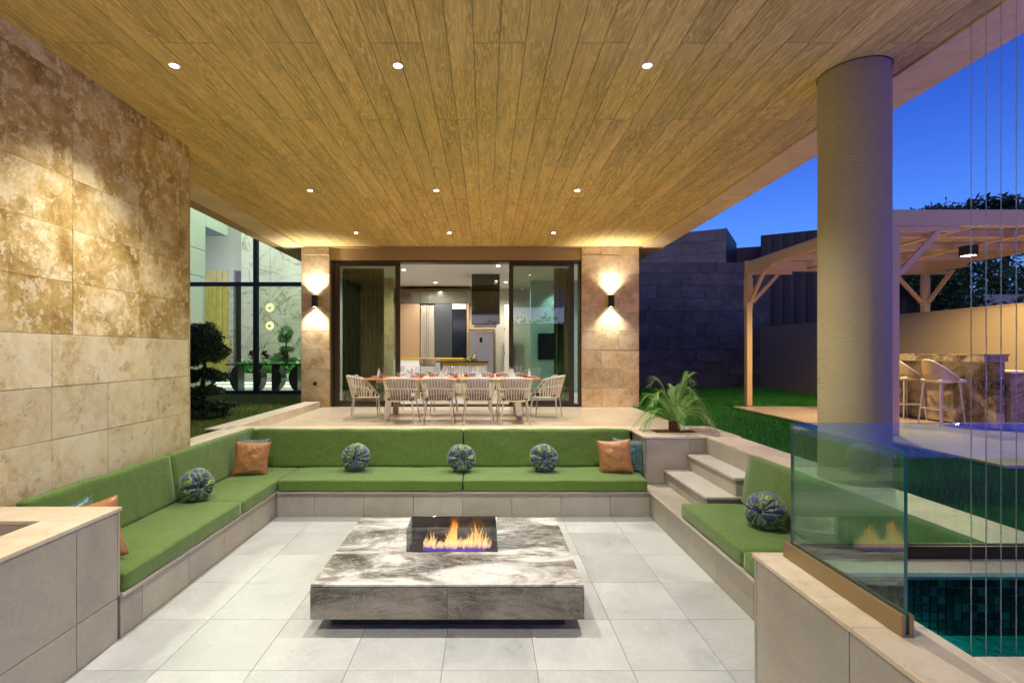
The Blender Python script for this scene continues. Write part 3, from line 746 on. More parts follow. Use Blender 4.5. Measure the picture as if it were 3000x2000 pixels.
def round_pillow(label,x,y,z,r,th,rot,seed):
    t=thing('round_pillow',label,'round pillow',(x,y,z),group='round pillows with blue and lime print'); t.rotation_euler=rot
    round_pillow_mesh(r,th,seed).build('cover',PRINT,t,local=True)
    mb=MB(); mb.tube([(0,-th/2+.030,0),(0,-th/2+.012,0)],[.013,.004],12); mb.build('button',MOS[1],t,local=True)
round_pillow('round blue and lime pillow on the left bench, its button turned right',-3.035,5.2,.455+.163,.168,.26,(0,0,R(50)),1)
round_pillow('round blue and lime pillow in the left half of the back row',-1.70,6.48,.455+.180,.186,.22,(R(-9),0,R(-8)),2)
round_pillow('round blue and lime pillow standing over the middle cushion seam',-.325,6.46,.455+.176,.184,.22,(R(-12),0,R(4)),3)
round_pillow('round blue and lime pillow in the back row nearest the planter',.745,6.45,.455+.178,.186,.22,(R(-10),0,R(-3)),4)
round_pillow('round blue and lime pillow on the right bench beside the glass screen',2.46,4.38,.455+.155,.162,.28,(R(-8),R(20),R(-55)),5)

def square_pillow(name,label,m,x,y,z,w,rot,seed,grp):
    n=26; vs=[];fs=[]; rnd=random.Random(seed); s=rnd.uniform(0,50)
    for side in (1,-1):
        for j in range(n+1):
            for i in range(n+1):
                u=2*i/n-1; v=2*j/n-1
                pin=lambda q:1-.10*(1-q*q)
                X=u*w/2*pin(v); Z=v*w/2*pin(u)
                th=.075*((1-u**2)*(1-v**2))**.42
                th*=1+.28*mnoise.noise(Vector((u*2+s,v*2,side)))
                wr=.010*mnoise.noise(Vector((u*5+s,v*5,side*3)))+.006*abs(math.sin((math.atan2(v,u))*6+s))*max(0,(u*u+v*v)-.7)
                Y=side*(th+wr*(1-max(abs(u),abs(v))**6))
                vs.append((X,-Y,Z-.012*(1-abs(u))*(v<0)))
    N=(n+1)**2
    for b,flip in((0,False),(N,True)):
        for j in range(n):
            for i in range(n):
                q=[b+j*(n+1)+i,b+j*(n+1)+i+1,b+(j+1)*(n+1)+i+1,b+(j+1)*(n+1)+i]
                fs.append(tuple(q[::-1] if flip else q))
    t=thing(name,label,'pillow',(x,y,z),group=grp); t.rotation_euler=rot
    MB().add(vs,fs,0,True).build('cover',m,t,local=True)
    e=[]
    def pt(u,v): 
        pin=lambda q:1-.10*(1-q*q); return (u*w/2*pin(v),0,v*w/2*pin(u)-.012*(1-abs(u))*(v<0))
    k=12
    for a in range(k): e.append(pt(-1+2*a/k,-1))
    for a in range(k): e.append(pt(1,-1+2*a/k))
    for a in range(k): e.append(pt(1-2*a/k,1))
    for a in range(k+1): e.append(pt(-1,1-2*a/k))
    MB().tube(e,.004,5,cap=False).build('piping',m,t,local=True)
GO='tan leather pillows in the bench corners'; GT='teal scale patterned pillows in the bench corners'
square_pillow('leather_pillow','tan leather pillow in the far left corner of the benches',LEATHER,-2.98,6.30,.455+.205,.43,(R(-12),R(3),R(10)),1,GO)
square_pillow('leather_pillow','tan leather pillow at the right end of the back row',LEATHER,1.66,6.42,.455+.205,.43,(R(-12),R(-5),R(-12)),2,GO)
square_pillow('leather_pillow','tan leather pillow half hidden behind the near left tiled block',LEATHER,-2.93,3.63,.455+.215,.45,(R(-12),R(-9),R(35)),3,GO)
square_pillow('patterned_pillow','teal patterned pillow behind the leather pillow in the far left corner',SCALE_F,-3.06,6.47,.455+.215,.42,(R(-14),R(2),R(14)),4,GT)
square_pillow('patterned_pillow','teal patterned pillow against the planter at the right end of the back row',SCALE_F,1.855,6.54,.455+.20,.42,(R(-16),R(4),R(-16)),5,GT)
square_pillow('patterned_pillow','teal patterned pillow of which only a tip shows over the near left block',SCALE_F,-3.06,3.62,.455+.22,.42,(R(-14),R(-10),R(60)),6,GT)

# ================================================================== FIRE TABLE
FX0,FX1,FY0,FY1=-1.257,.698,3.54,4.97
ft=thing('fire_table','low wide table clad in swirling grey and white marble round a fire box','table',(-.28,4.25,0))
gx0,gx1,gy0,gy1=-.664,.088,4.125,4.42
tz=.35
MB().box(FX0+.12,FY0+.12,0,FX1-.12,FY1-.12,.10).build('plinth',plain('dark plinth',(.05,.045,.04),.6),ft)
mid=(1310-VX)*FY0/F
for a,c in((FX0,mid-.001),(mid+.001,FX1)): piece('front_panel',ft,a,FY0,.10,c,FY0+.02,.326,MARBLE_D,.002)
piece('side_panel',ft,FX0,FY0+.021,.10,FX0+.02,FY1-.021,.326,MARBLE_D,.002); piece('side_panel',ft,FX1-.02,FY0+.021,.10,FX1,FY1-.021,.326,MARBLE_D,.002)
piece('back_panel',ft,FX0,FY1-.02,.10,FX1,FY1,.326,MARBLE_D,.002)
MB().box(FX0+.02,FY0+.02,.104,FX1-.02,FY1-.02,.22).box(FX0+.02,FY0+.02,.22,gx0-.01,FY1-.02,.332).box(gx1+.01,FY0+.02,.22,FX1-.02,FY1-.02,.332).box(gx0-.01,FY0+.02,.22,gx1+.01,gy0-.01,.332).box(gx0-.01,gy1+.01,.22,gx1+.01,FY1-.02,.332).build('carcass',plain('inner carcass',(.1,.09,.08),.7),ft)
for n_,bx in enumerate(((FX0+.004,FY0-.002,gx0-.006,FY1),(gx1+.006,FY0-.002,FX1-.004,FY1),(gx0-.0055,FY0-.002,gx1+.0055,gy0-.006),(gx0-.0055,gy1+.006,gx1+.0055,FY1))):
    piece('top_slab',ft,bx[0],bx[1],.334,bx[2],bx[3],.35,MARBLE,.0006)
COPPER=plain('dark copper steel',(.16,.055,.035),.3,metal=.8)
fb=thing('fire_box','glass sided bioethanol fire box with copper trough on the marble table','fire box',(-.29,4.27,.24))
MB().box(gx0,gy0,.24,gx1,gy1,.25).box(gx0,gy0,.25,gx0+.012,gy1,.352).box(gx1-.012,gy0,.25,gx1,gy1,.352).box(gx0+.012,gy0,.25,gx1-.012,gy0+.012,.352).box(gx0+.012,gy1-.012,.25,gx1-.012,gy1,.352).build('trough',COPPER,fb,bev=.001)
MB().box(gx0+.12,gy0+.06,.26,gx1-.1,gy1-.06,.33).build('burner',BLACK,fb,bev=.004)
MB().box(gx0+.125,gy0+.055,.331,gx1-.105,gy0+.075,.337).build('burner_slot',emis('blue flame base',(.08,.05,.7),1.1),fb)
pane_edges('pane',gx0,gy0,.353,gx1,gy0+.006,.548,G_FIRE,fb,'y'); pane_edges('dark_reflection_pane',gx0,gy1-.006,.353,gx1,gy1,.548,glass('dark reflection glass',(.20,.17,.16),1.45),fb,'y')  # dark reflection on the back pane is put into its tint
pane_edges('pane',gx0,gy0+.0065,.353,gx0+.006,gy1-.0065,.548,G_FIRE,fb,'x'); pane_edges('pane',gx1-.006,gy0+.0065,.353,gx1,gy1-.0065,.548,G_FIRE,fb,'x')
def flame_mat():
    m=bpy.data.materials.new('flame'); m.use_nodes=True; n=m.node_tree; n.nodes.clear(); L=n.links.new
    o=n.nodes.new('ShaderNodeOutputMaterial'); e=n.nodes.new('ShaderNodeEmission'); t=n.nodes.new('ShaderNodeBsdfTransparent'); mx=n.nodes.new('ShaderNodeMixShader')
    ge=n.nodes.new('ShaderNodeNewGeometry'); sp=n.nodes.new('ShaderNodeSeparateXYZ'); L(ge.outputs['Position'],sp.inputs[0])
    mr=n.nodes.new('ShaderNodeMapRange'); mr.inputs[1].default_value=.33; mr.inputs[2].default_value=.56; L(sp.outputs[2],mr.inputs[0])
    r=n.nodes.new('ShaderNodeValToRGB'); el=r.color_ramp.elements
    el[0].position=0; el[0].color=(.16,.08,.5,1); el[1].position=1; el[1].color=(.85,.16,.02,1)
    for p,c in((.10,(.9,.40,.30,1)),(.22,(1,.62,.25,1)),(.55,(1,.45,.09,1))):
        x=el.new(p); x.color=c
    L(mr.outputs[0],r.inputs[0]); L(r.outputs[0],e.inputs[0]); e.inputs[1].default_value=2.0
    lw_=n.nodes.new('ShaderNodeLayerWeight'); lw_.inputs[0].default_value=.5
    iv=n.nodes.new('ShaderNodeMath'); iv.operation='SUBTRACT'; iv.inputs[0].default_value=1; L(lw_.outputs['Facing'],iv.inputs[1])
    pw=n.nodes.new('ShaderNodeMath'); pw.operation='POWER'; pw.inputs[1].default_value=1.6; L(iv.outputs[0],pw.inputs[0])
    mp=n.nodes.new('ShaderNodeMapping'); mp.inputs['Scale'].default_value=(55,55,9); L(ge.outputs['Position'],mp.inputs[0])
    no=n.nodes.new('ShaderNodeTexNoise'); no.inputs['Scale'].default_value=1; no.inputs['Detail'].default_value=4; no.inputs['Distortion'].default_value=.8; L(mp.outputs[0],no.inputs[0])
    nr=n.nodes.new('ShaderNodeMapRange'); nr.inputs[1].default_value=.38; nr.inputs[2].default_value=.66; nr.inputs[3].default_value=.10; nr.inputs[4].default_value=.85; L(no.outputs[0],nr.inputs[0])
    ml=n.nodes.new('ShaderNodeMath'); ml.operation='MULTIPLY'; L(pw.outputs[0],ml.inputs[0]); L(nr.outputs[0],ml.inputs[1])
    L(ml.outputs[0],mx.inputs[0]); L(t.outputs[0],mx.inputs[1]); L(e.outputs[0],mx.inputs[2]); L(mx.outputs[0],o.inputs[0]); return m
FLAME=flame_mat()
fl=thing('flames','orange flames rising from the blue burner inside the glass fire box','fire',(-.28,4.25,.33))
rf=random.Random(3)
def tongue(x,h,w,lean):
    y=4.245+rf.uniform(-.025,.025); n=16; pts=[];rr=[]; ph=rf.uniform(0,6)
    for k in range(n+1):
        u=k/n
        pts.append((x+lean*u+.012*math.sin(ph+u*6)*u,y+.01*math.sin(ph*2+u*5)*u,.333+h*u)); rr.append(max(.0006,w*(math.sin(math.pi*min(1,u*.85+.16))**.8)*(1-u)**.55))
    MB().tube(pts,rr,14,cap=False,flat=.6).build('flame_tongue',FLAME,fl)
for k in range(84):
    u=k/83; x=-.53+.56*u+rf.uniform(-.008,.008)
    big=.05+.16*math.exp(-((u-.42)/.085)**2)+.135*math.exp(-((u-.78)/.13)**2)+.07*math.exp(-((u-.07)/.05)**2)
    tongue(x,big*rf.uniform(.55,1.25)+.02,rf.uniform(.020,.042),rf.uniform(-.01,.04))
for k in range(14): tongue(-.30+rf.uniform(-.035,.045),.20+rf.uniform(-.03,.05),rf.uniform(.03,.05),rf.uniform(-.01,.02))

# ================================================================== DOWNLIGHTS
def downlight(x,y,label,e=185,beam=118,vis=True):
    beam+=9
    t=thing('downlight',label,'ceiling light',(x,y,ZCEIL),group='recessed ceiling downlights')
    MB().lathe([(.034,ZCEIL+.0),(.034,ZCEIL-.004),(.046,ZCEIL-.004),(.048,ZCEIL+.001)],24,(x,y,0)).build('trim',plain('white trim',(.8,.78,.72),.4) if 'trim_m' not in globals() else trim_m,t)
    MB().disc((x,y,ZCEIL-.002),.034,down=True).build('lens',LAMP,t)
    light('beam','SPOT',(x,y,ZCEIL-.02),e,WARM,(0,0,0),t,spot_size=R(beam),spot_blend=1,shadow_soft_size=.025)
trim_m=plain('white trim',(.8,.78,.72),.4)
DX=(-2.59,-.735,1.335); cn=('above the left bench','above the fire table','above the right bench')
for x,w in zip(DX,('left','middle','right')):
    downlight(x,1.0,'ceiling downlight out in front of the %s one of the nearest visible row'%w,50 if w=='right' else 380,100)
for x,w in zip(DX,('left, near the stone wall','middle','right, nearest the round column')): downlight(x,4.12,'large bright downlight of the nearest row, '+w,385 if x<1 else 440,96)
for x,w in zip(DX,('left','middle','right')): downlight(x,7.29,'downlight of the second row from the camera, '+w,345 if x<1 else 520,92)
for x,w in zip(DX,('left','middle','right')): downlight(x,9.87,'small downlight of the row nearest the sliding doors, '+w,230,88)

# ================================================================== PALM
pt=thing('palm','small feathery date palm with drooping fronds in the planter mulch','palm',(2.60,6.87,.885))
mb=MB(); mb.tube([(2.6,6.87,.87),(2.6,6.87,.93),(2.603,6.87,1.0),(2.6,6.87,1.06)],[.055,.062,.048,.03],12)
rp=random.Random(5)
for k in range(46):
    a=k*2.4; z=.90+.15*k/46; r=.05
    mb.tube([(2.6+r*math.cos(a),6.87+r*math.sin(a),z),(2.6+(r+.03)*math.cos(a),6.87+(r+.03)*math.sin(a),z+.045)],[.014,.004],5)
mb.build('trunk',plain('palm bark',(.16,.075,.035),.9,bs=.8,bscale=80,var=.4),pt)
def frond(a,rise,reach,droop):
    stem=MB(); lf=MB(); n=44; pts=[]
    for k in range(n+1):
        u=k/n; r=reach*u; z=1.03+rise*math.sin(min(1,u*1.15)*math.pi*.62)*1.0-droop*u**2.6
        pts.append(Vector((2.6+r*math.cos(a),6.87+r*math.sin(a),z)))
    stem.tube(pts,[.007*(1-.85*k/n)+.0012 for k in range(n+1)],5); stem.build('frond_stem',PALML,pt)
    side=Vector((-math.sin(a),math.cos(a),0))
    for k in range(5,n+1):
        u=k/n; d=(pts[k]-pts[k-1]).normalized(); L=.17*math.sin(math.pi*min(1,(u*.8+.18)))**.7*rp.uniform(.8,1.15)+.02
        up=side.cross(d).normalized()
        for s_ in(1,-1):
            dr=(d*1.0+side*s_*.62+up*rp.uniform(.05,.35)).normalized()
            p=pts[k]+d*rp.uniform(-.006,.006); w=.0034
            q=p+dr*L*.55; e=p+dr*L+Vector((0,0,-L*.10))
            nn=dr.cross(up).normalized()*w
            lf.add([p-nn*.5,p+nn*.5,q+nn,q-nn,e],[(0,1,2,3),(3,2,4)])
    lf.build('leaflets',PALML,pt,kind='stuff')
for k in range(11):
    a=k*2.39996+.3; u=k/10
    frond(a,.66-.42*u+rp.uniform(-.05,.05),.32+.30*u,.05+.42*u*rp.uniform(.7,1.1))
frond(R(172),.16,.56,.40); frond(R(5),.20,.58,.36); frond(R(20),.42,.5,.22); frond(R(160),.45,.5,.2); frond(R(200),.3,.52,.38); frond(R(-20),.3,.5,.3)

# ================================================================== FOLIAGE HELPERS
def leaf_blob(blobs,n,size,flat=.8,shell=.55):
    """rhombic leaves spread through ellipsoids (cx,cy,cz,rx,ry,rz)"""
    vols=np.array([b[3]*b[4]*b[5] for b in blobs])**.75; cnt=np.maximum(20,(n*vols/vols.sum())).astype(int)
    P=[]
    for b,c in zip(blobs,cnt):
        d=np.random.normal(size=(c,3)); d/=np.linalg.norm(d,axis=1)[:,None]
        r=shell+(1-shell)*np.random.rand(c)**.6; r*=(1+.18*np.sin(d[:,0]*5+b[0]*9)*np.cos(d[:,1]*6+b[2]*7))
        P.append(np.array(b[:3])+d*r[:,None]*np.array(b[3:6]))
    P=np.concatenate(P); c=len(P)
    d=np.random.normal(size=(c,3)); d[:,2]=d[:,2]*.6+.35; d/=np.linalg.norm(d,axis=1)[:,None]
    e=np.cross(d,np.random.normal(size=(c,3))); e/=np.linalg.norm(e,axis=1)[:,None]
    s=size*(.6+.8*np.random.rand(c))[:,None]
    V=np.stack([P-d*s*.1,P+d*s*.5+e*s*.26,P+d*s*1.1,P+d*s*.5-e*s*.26],1).reshape(-1,3).astype(np.float32)
    me=bpy.data.meshes.new('foliage'); me.vertices.add(c*4); me.vertices.foreach_set('co',V.ravel())
    me.loops.add(c*4); me.loops.foreach_set('vertex_index',np.arange(c*4,dtype=np.int32))
    me.polygons.add(c); me.polygons.foreach_set('loop_start',np.arange(0,c*4,4,dtype=np.int32)); me.polygons.foreach_set('loop_total',np.full(c,4,dtype=np.int32)); me.update(); return me
def tree(name,label,cat,base,blobs,n,size,m,trunk,shell=.55):
    t=thing(name,label,cat,base)
    mb=MB()
    for pts,rr in trunk: mb.tube(pts,rr,8)
    mb.build('trunk',BARK,t)
    mobj('crown',leaf_blob(blobs,n,size,shell=shell),m,parent=t)
    return t
nx,ny=-5.25,9.3
tree('niwaki_tree','dark cloud pruned tree growing on the lawn left of the terrace, before the glazed house','tree',(nx,ny,ZL),
 [(nx-.06,ny,2.25,.34,.32,.30),(nx+.02,ny,2.02,.40,.36,.20),(nx-.30,ny+.1,1.95,.3,.3,.2),(nx+.22,ny-.05,1.55,.26,.20,.085),(nx+.02,ny,1.63,.20,.2,.07),(nx-.35,ny,1.55,.24,.25,.13),
  (nx+.12,ny-.1,1.30,.26,.2,.085),(nx-.40,ny-.05,1.22,.26,.26,.15),(nx+.30,ny-.1,1.02,.30,.22,.085),(nx-.08,ny-.15,1.06,.18,.2,.10),(nx-.45,ny,.98,.3,.3,.18),(nx+.05,ny-.2,.88,.48,.3,.09)],
 30000,.045,LEAF,[([(nx-.05,ny,.7),(nx+.0,ny,1.0),(nx-.08,ny,1.3),(nx-.02,ny,1.7),(nx-.05,ny,2.2)],[.06,.05,.045,.035,.02]),([(nx-.05,ny,1.3),(nx+.25,ny-.05,1.5)],[.03,.015]),([(nx-.05,ny,.95),(nx+.3,ny,1.02)],[.03,.015]),([(nx-.45,ny,.75),(nx-.42,ny,1.2),(nx-.4,ny,1.9)],[.05,.04,.02])])

# ================================================================== GLAZED HOUSE (left back)
YG=14.3; sg=YG/F
hw=thing('house_glazing','tall black framed glass front of the house behind the patchy lawn','glass wall',(-7,YG,ZL))
def gx(p): return (p-VX)*sg
def gz(p): return 2-(p-VY)*sg
FRB=plain('black steel frame',(.010,.010,.010),.7)
piece('mullion',hw,gx(741),YG,ZL+.1,gx(754),YG+.12,7.6,FRB,.003); piece('transom',hw,-11.5,YG+.001,gz(838),-4.0,YG+.10,gz(826),FRB,.003)
piece('sill',hw,-11.5,YG,gz(1152),-4.0,YG+.12,gz(1144),FRB,.003); piece('mullion',hw,-9.75,YG,ZL+.1,-9.62,YG+.12,7.6,FRB,.003); piece('head',hw,-11.5,YG,7.55,-4.0,YG+.12,7.68,FRB,.003)
for a,c in((-9.61,gx(741)),(gx(754),-4.1)):
    for z0,z1 in((gz(1144),gz(838)),(gz(826),7.55)): MB().box(a+.001,YG+.05,z0+.001,c-.001,YG+.06,z1-.001).build('pane',G_HOUSE,hw)
MB().box(-11.5,YG+.02,ZL-.1,-4.0,YG+.2,gz(1152)-.001).build('plinth',plain('brown plinth',(.12,.06,.035),.7),hw)
lr=thing('living_room','tall lit living room interior with veined marble wall behind the glass','room',(-7,17,.85))
PW=plain('pale wall paint',(.62,.64,.60),.8); GW=plain('grey green wall panel',(.26,.31,.25),.6)
MB().box(-13.5,YG+.21,.70,-4.05,20.2,.85).build('floor',WMARBLE,lr)
MB().box(-13.5,YG+.13,7.69,-4.0,20.4,7.9).build('ceiling',PW,lr); MB().box(-4.2,YG+.21,.85,-4.0,20.3,7.68).build('right_wall',PW,lr)
MB().box(-9.38,19.0,.85,-4.21,19.2,7.68).build('marble_wall',WMARBLE,lr)
for k in range(3): piece('wall_panel',lr,-9.75,YG+.22,.85+[0,3.72,4.62][k],-9.6,16.97,.85+[3.70,4.60,6.8][k],GW,.004)
MB().box(-12.5,19.5,5.22,-9.39,19.7,7.68).build('upper_wall',PW,lr); MB().box(-11.6,16.98,6.32,-9.6,18.43,7.68).build('bulkhead',GW,lr)
MB().box(-13.5,YG+.21,.85,-13.3,20.3,7.68).build('left_wall',PW,lr); MB().box(-13.3,20.2,.85,-4.2,20.35,7.68).build('back_wall',plain('dim back wall',(.2,.2,.19),.8),lr)
def q(px,Y): return (px-VX)*Y/F
def qz(py,Y): return 2-(py-VY)*Y/F
gs=thing('gold_screen','shimmering gold ribbed metal screen behind the glass at left','screen',(q(637,19.4),19.4,.85))
GOLD=plain('gold leaf metal',(.85,.60,.14),.35,metal=.25,bs=.9,bscale=25,var=.5)
n=22; xa,xb_=q(602,19.4),q(672,19.4)
for k in range(n):
    a=xa+(xb_-xa)*k/n; c=xa+(xb_-xa)*(k+1)/n; dd=random.uniform(0,.08)
    piece('rib',gs,a+.002,19.38-round(dd,2),.86,c-.002,19.46,5.21,GOLD,.008)
piece('plaque',gs,q(648,19.2),19.22,qz(1030,19.2),q(672,19.2),19.27,qz(996,19.2),GOLD,.004)
piece('pilaster',lr,q(673,19.4),19.3,.86,q(688,19.4),19.5,5.215,WMARBLE,.004)
MB().box(q(689,19.6),19.62,.86,-9.385,19.7,5.21).build('dark_opening',plain('dark glass door',(.05,.06,.06),.15),lr)  # dark sheet fills the opening in place of its shade
# steps and planting bed inside
ist=thing('inner_steps','low pale marble steps with glowing edges inside the glazed house','steps',(-8,17.6,.85))
for k in range(3): piece('step',ist,-11,17.0+.45*k,.852,-4.25,19.0-.005,.93+.09*k if k<2 else 1.12,WMARBLE,.004) if k==0 else piece('step',ist,-11,17.0+.45*k,.931+.09*(k-1),-4.25,18.99,.93+.09*k,WMARBLE,.004)
for k in range(2): MB().box(-9.5,16.985+.45*k,.86+.075*k,-4.3,16.998+.45*k,.885+.075*k).build('light_strip',emis('step light',(.9,.95,1),3.5),ist)
bd=thing('plant_bed','bed of broad leaved white flowering plants at the foot of the marble wall','plant bed',(-7.2,18.5,1.1))
MB().box(-9.3,18.2,1.11,-4.3,18.25,1.25).build('edge',PW,bd)
mobj('foliage',leaf_blob([(-9+.4*k,18.5,1.38,.32,.2,.22) for k in range(12)],1800,.22,shell=.2),LEAFB,parent=bd,kind='stuff')
mb=MB()
for k in range(16):
    x=-9+.3*k+random.uniform(-.1,.1); z=1.62+random.uniform(0,.12)
    mb.lathe([(0,0),(.035,.02),(.03,.09),(0,.13)],8,(x,18.4,z))
mb.build('flowers',WHITE,bd,kind='stuff')
# console table with leaf shaped legs
ct=thing('console_table','long thin black console table on four leaf shaped slab legs inside the glass','console table',(-6.7,15,.85))
Yc=15.0
piece('top',ct,q(672,Yc),Yc-.25,qz(1069,Yc),-5.1,Yc+.25,qz(1065,Yc),FRB,.004)
DG=plain('dark green grey stone',(.045,.05,.045),.25)
for (a,c,side) in((682,707,0),(753,774,1),(804,832,1),(853,879,0)):
    X0_,X1_=q(a,Yc),q(c,Yc); zt=qz(1069.5,Yc); zb=.852; poly=[]
    for k in range(13):
        u=k/12; bulge=math.sin(math.pi*u)**.7
        poly.append(((X1_-(X1_-X0_)*(.25+.75*bulge)) if side==0 else (X0_+(X1_-X0_)*(.25+.75*bulge)),zb+(zt-zb)*u))
    poly+=([(X1_,zt),(X1_,zb)] if side==0 else [(X0_,zt),(X0_,zb)])
    MB().prism(poly,'y',Yc-.2,Yc+.2).build('leg',DG,ct)
BRZ=plain('bronze sculpture',(.12,.06,.02),.3,metal=.9)
for a,lb in((739,'partly behind the black mullion'),(776,'in the open on the console'),(833,'beside the bonsai leaves')):
    x=q(a,Yc); zt=qz(1065,Yc)
    t=thing('sculpture','small bronze head sculpture on a ring stand, '+lb,'sculpture',(x,Yc,zt))
    MB().lathe([(0,0),(.09,0),(.09,.012),(.01,.016)],16,(x,Yc,zt)).tube([(x,Yc,zt+.01),(x,Yc,zt+.16)],.006,6).tube([(x+.11*math.cos(k*.35+1.7)-.0,Yc,zt+.25+.13*math.sin(k*.35+1.7)) for k in range(12)],.008,6).build('stand',BRZ,t)
    MB().prism([(x-.08,zt+.29),(x-.02,zt+.23),(x+.10,zt+.18),(x+.13,zt+.24),(x+.08,zt+.30),(x+.03,zt+.32),(x+.05,zt+.40),(x-.06,zt+.40)],'y',Yc-.06,Yc+.06).build('head',BRZ,t,bev=.012)
    MB().prism([(x-.07,zt+.15),(x+.10,zt+.15),(x+.12,zt+.19),(x-.02,zt+.19)],'y',Yc-.05,Yc+.05).build('jaw',BRZ,t,bev=.01)
for py,lb in((901,'upper'),(954,'lower')):
    Yp=16.0; x=q(791,Yp); z=qz(py,Yp)
    t=thing('pendant_lamp','%s of two round glowing disc pendants hanging before the marble wall'%lb,'pendant lamp',(x,Yp,z))
    MB().add([(x+.15*math.cos(k*math.pi/16),Yp,z+.15*math.sin(k*math.pi/16)) for k in range(32)],[tuple(range(32))]).build('diffuser',emis('pendant glow',(1,.93,.6),1.4),t)
    MB().tube([(x+.15*math.cos(k*math.pi/16),Yp-.004,z+.15*math.sin(k*math.pi/16)) for k in range(33)],.010,6,cap=False).build('ring',BRASS,t)
    mb=MB(); mb.lathe([(0,-.05),(.035,-.036),(.05,0),(.035,.036),(0,.05)],12); o=mb.build('ball',BRASS,t,local=True); o.location=(0,-.05,0)
    MB().tube([(x+.01,Yp,z+.15),(x+.01,Yp,7.6)],.004,5).build('cable',BRASS,t)
    if lb=='lower': MB().tube([(x-.04,Yp,z-.15),(x-.04,Yp,z-1.0)],.004,5).build('lower_cable',BRASS,t)
bx,by=-6.05,15.0
tree('bonsai_tree','small bright green cloud pruned tree on the console beside the narrow pillar','tree',(bx,by,1.66),
 [(bx+.0,by,2.60,.20,.2,.22),(bx-.05,by,2.42,.2,.2,.14),(bx+.02,by,2.1,.24,.2,.1),(bx-.14,by,1.92,.2,.2,.09),(bx-.25,by,1.80,.26,.2,.07),(bx+.1,by,1.78,.25,.2,.08)],5200,.035,LEAFB,[([(bx,by,1.66),(bx+.05,by,1.9),(bx+.0,by,2.2),(bx+.02,by,2.6)],[.03,.025,.02,.01])])
light('living_room_light','AREA',(-7.4,16.6,7.5),430,(1,.97,.86),(0,0,0),lr,size=5)
light('living_room_glow','AREA',(-7.2,15.2,3.8),45,(1,.97,.86),(R(70),0,0),lr,size=1.5)

# ================================================================== KITCHEN
ZF=.79; ZK=4.2
kr=thing('kitchen_room','lit kitchen interior with pale ceiling seen through the open doors','room',(0,14,ZF))
KC=plain('pale ceiling paint',(.68,.65,.61),.8); KW=plain('cream wall paint',(.55,.52,.43),.8)
MB().box(-4.0,11.81,ZF-.1,3.4,17.2,ZF).build('floor',plain('pale polished floor',(.55,.55,.54),.25),kr); MB().box(-4.0,11.61,ZK,3.4,17.2,ZK+.1).build('ceiling',KC,kr)
MB().box(-4.0,11.61,ZF,-3.9,17.2,ZK).build('left_wall',KW,kr); MB().box(3.3,11.61,ZF,3.4,17.2,ZK).build('right_wall',KW,kr); MB().box(-3.9,17.1,ZF,3.3,17.2,ZK).build('back_wall',KW,kr)
TEAL=plain('teal grey wall',(.33,.50,.46),.7)
MB().box(1.35,15.2,ZF,3.29,15.3,ZK-.001).build('teal_wall',TEAL,kr); MB().box(-3.89,14.6,ZF,-2.75,14.7,ZK-.001).build('reflected_stone_panel',T_PIL,kr)  # stone panel stands in for the outer wall's reflection in the glass
Yk=16.4
OAK=plain('light oak veneer',(.36,.24,.13),.5,bs=.1,bscale=14,var=.12)
GOLDP=plain('gold painted trim',(.55,.36,.03),.4)
cab=thing('kitchen_cabinets','wall of oak and dark glass cabinets with gold trim at the kitchen back','cabinets',(-.6,16.6,ZF))
def cb_(name,a,c,p1,p0,m,y0=Yk,y1=17.09,bev=.004): return piece(name,cab,q(a,y0)+.003,y0,qz(p0,y0),q(c,y0)-.003,y1,qz(p1,y0),m,bev)
MIR=plain('smoked mirror glass',(.34,.34,.28),.12,metal=.8); BLG=plain('black glass',(.012,.016,.022),.08)
cb_('cornice',1150,1382,845,852,plain('brown trim',(.22,.13,.05),.5),Yk-.02)
for a,c in((1150,1231),(1231,1366),(1366,1382)): cb_('upper_door',a,c,853,889,MIR)
cb_('oak_door',1150,1178,890,1048,OAK); cb_('oak_door',1178,1230,890,1048,OAK)
cb_('dark_door',1273,1325,890,1048,plain('anthracite door',(.035,.04,.045),.4)); cb_('black_glass_door',1325,1366,905,1048,BLG,Yk+.02); cb_('glass_head',1325,1366,890,905,KC,Yk+.02)
cb_('oak_filler',1367,1374,890,1060,OAK)
cb_('worktop_edge',1150,1360,1048,1053,GOLDP,Yk-.3); cb_('base_door',1150,1230,1053.5,1165,WHITE,Yk-.28); cb_('base_door',1232,1290,1053.5,1165,plain('grey base door',(.4,.4,.4),.4),Yk-.28)
cb_('oak_top',1374,1452,940,966,OAK); cb_('oak_side',1448,1454,966,1165,OAK)
cu=thing('curtain','beige pleats standing in for a curtain reflection between the oak and dark cabinets','curtain',(q(1252,Yk),Yk,ZF))  # built drape stands in for a reflected curtain
def curtain(t,xa,xb,y,z0,z1,m,folds):
    n=folds*8; vs=[];fs=[]
    for k in range(n+1):
        u=k/n; x=xa+(xb-xa)*u; yy_=y+.04*math.sin(u*folds*2*math.pi)+.012*math.sin(u*folds*4.7)
        vs+=[(x,yy_,z0),(x,yy_,z1)]
    for k in range(n): fs.append((2*k,2*k+2,2*k+3,2*k+1))
    MB().add(vs,fs,0,True).build('drape',m,t)
    MB().tube([(xa,y,z1+.015),(xb,y,z1+.015)],.012,6).build('rail',BLACK,t)
curtain(cu,q(1231,Yk),q(1272,Yk),Yk-.02,ZF+.02,qz(890,Yk)-.05,plain('reflected beige curtain',(.40,.35,.28),.9),7)
fg=thing('fridge','stainless steel fridge with small display beside the hood','fridge',(q(1410,16.2),16.3,ZF))
STEEL=plain('stainless steel',(.55,.55,.56),.28,metal=.9)
piece('body',fg,q(1374,16.15),16.2,ZF+.03,q(1446,16.15),16.9,qz(968,16.15),plain('fridge side',(.1,.1,.1),.5),.01)
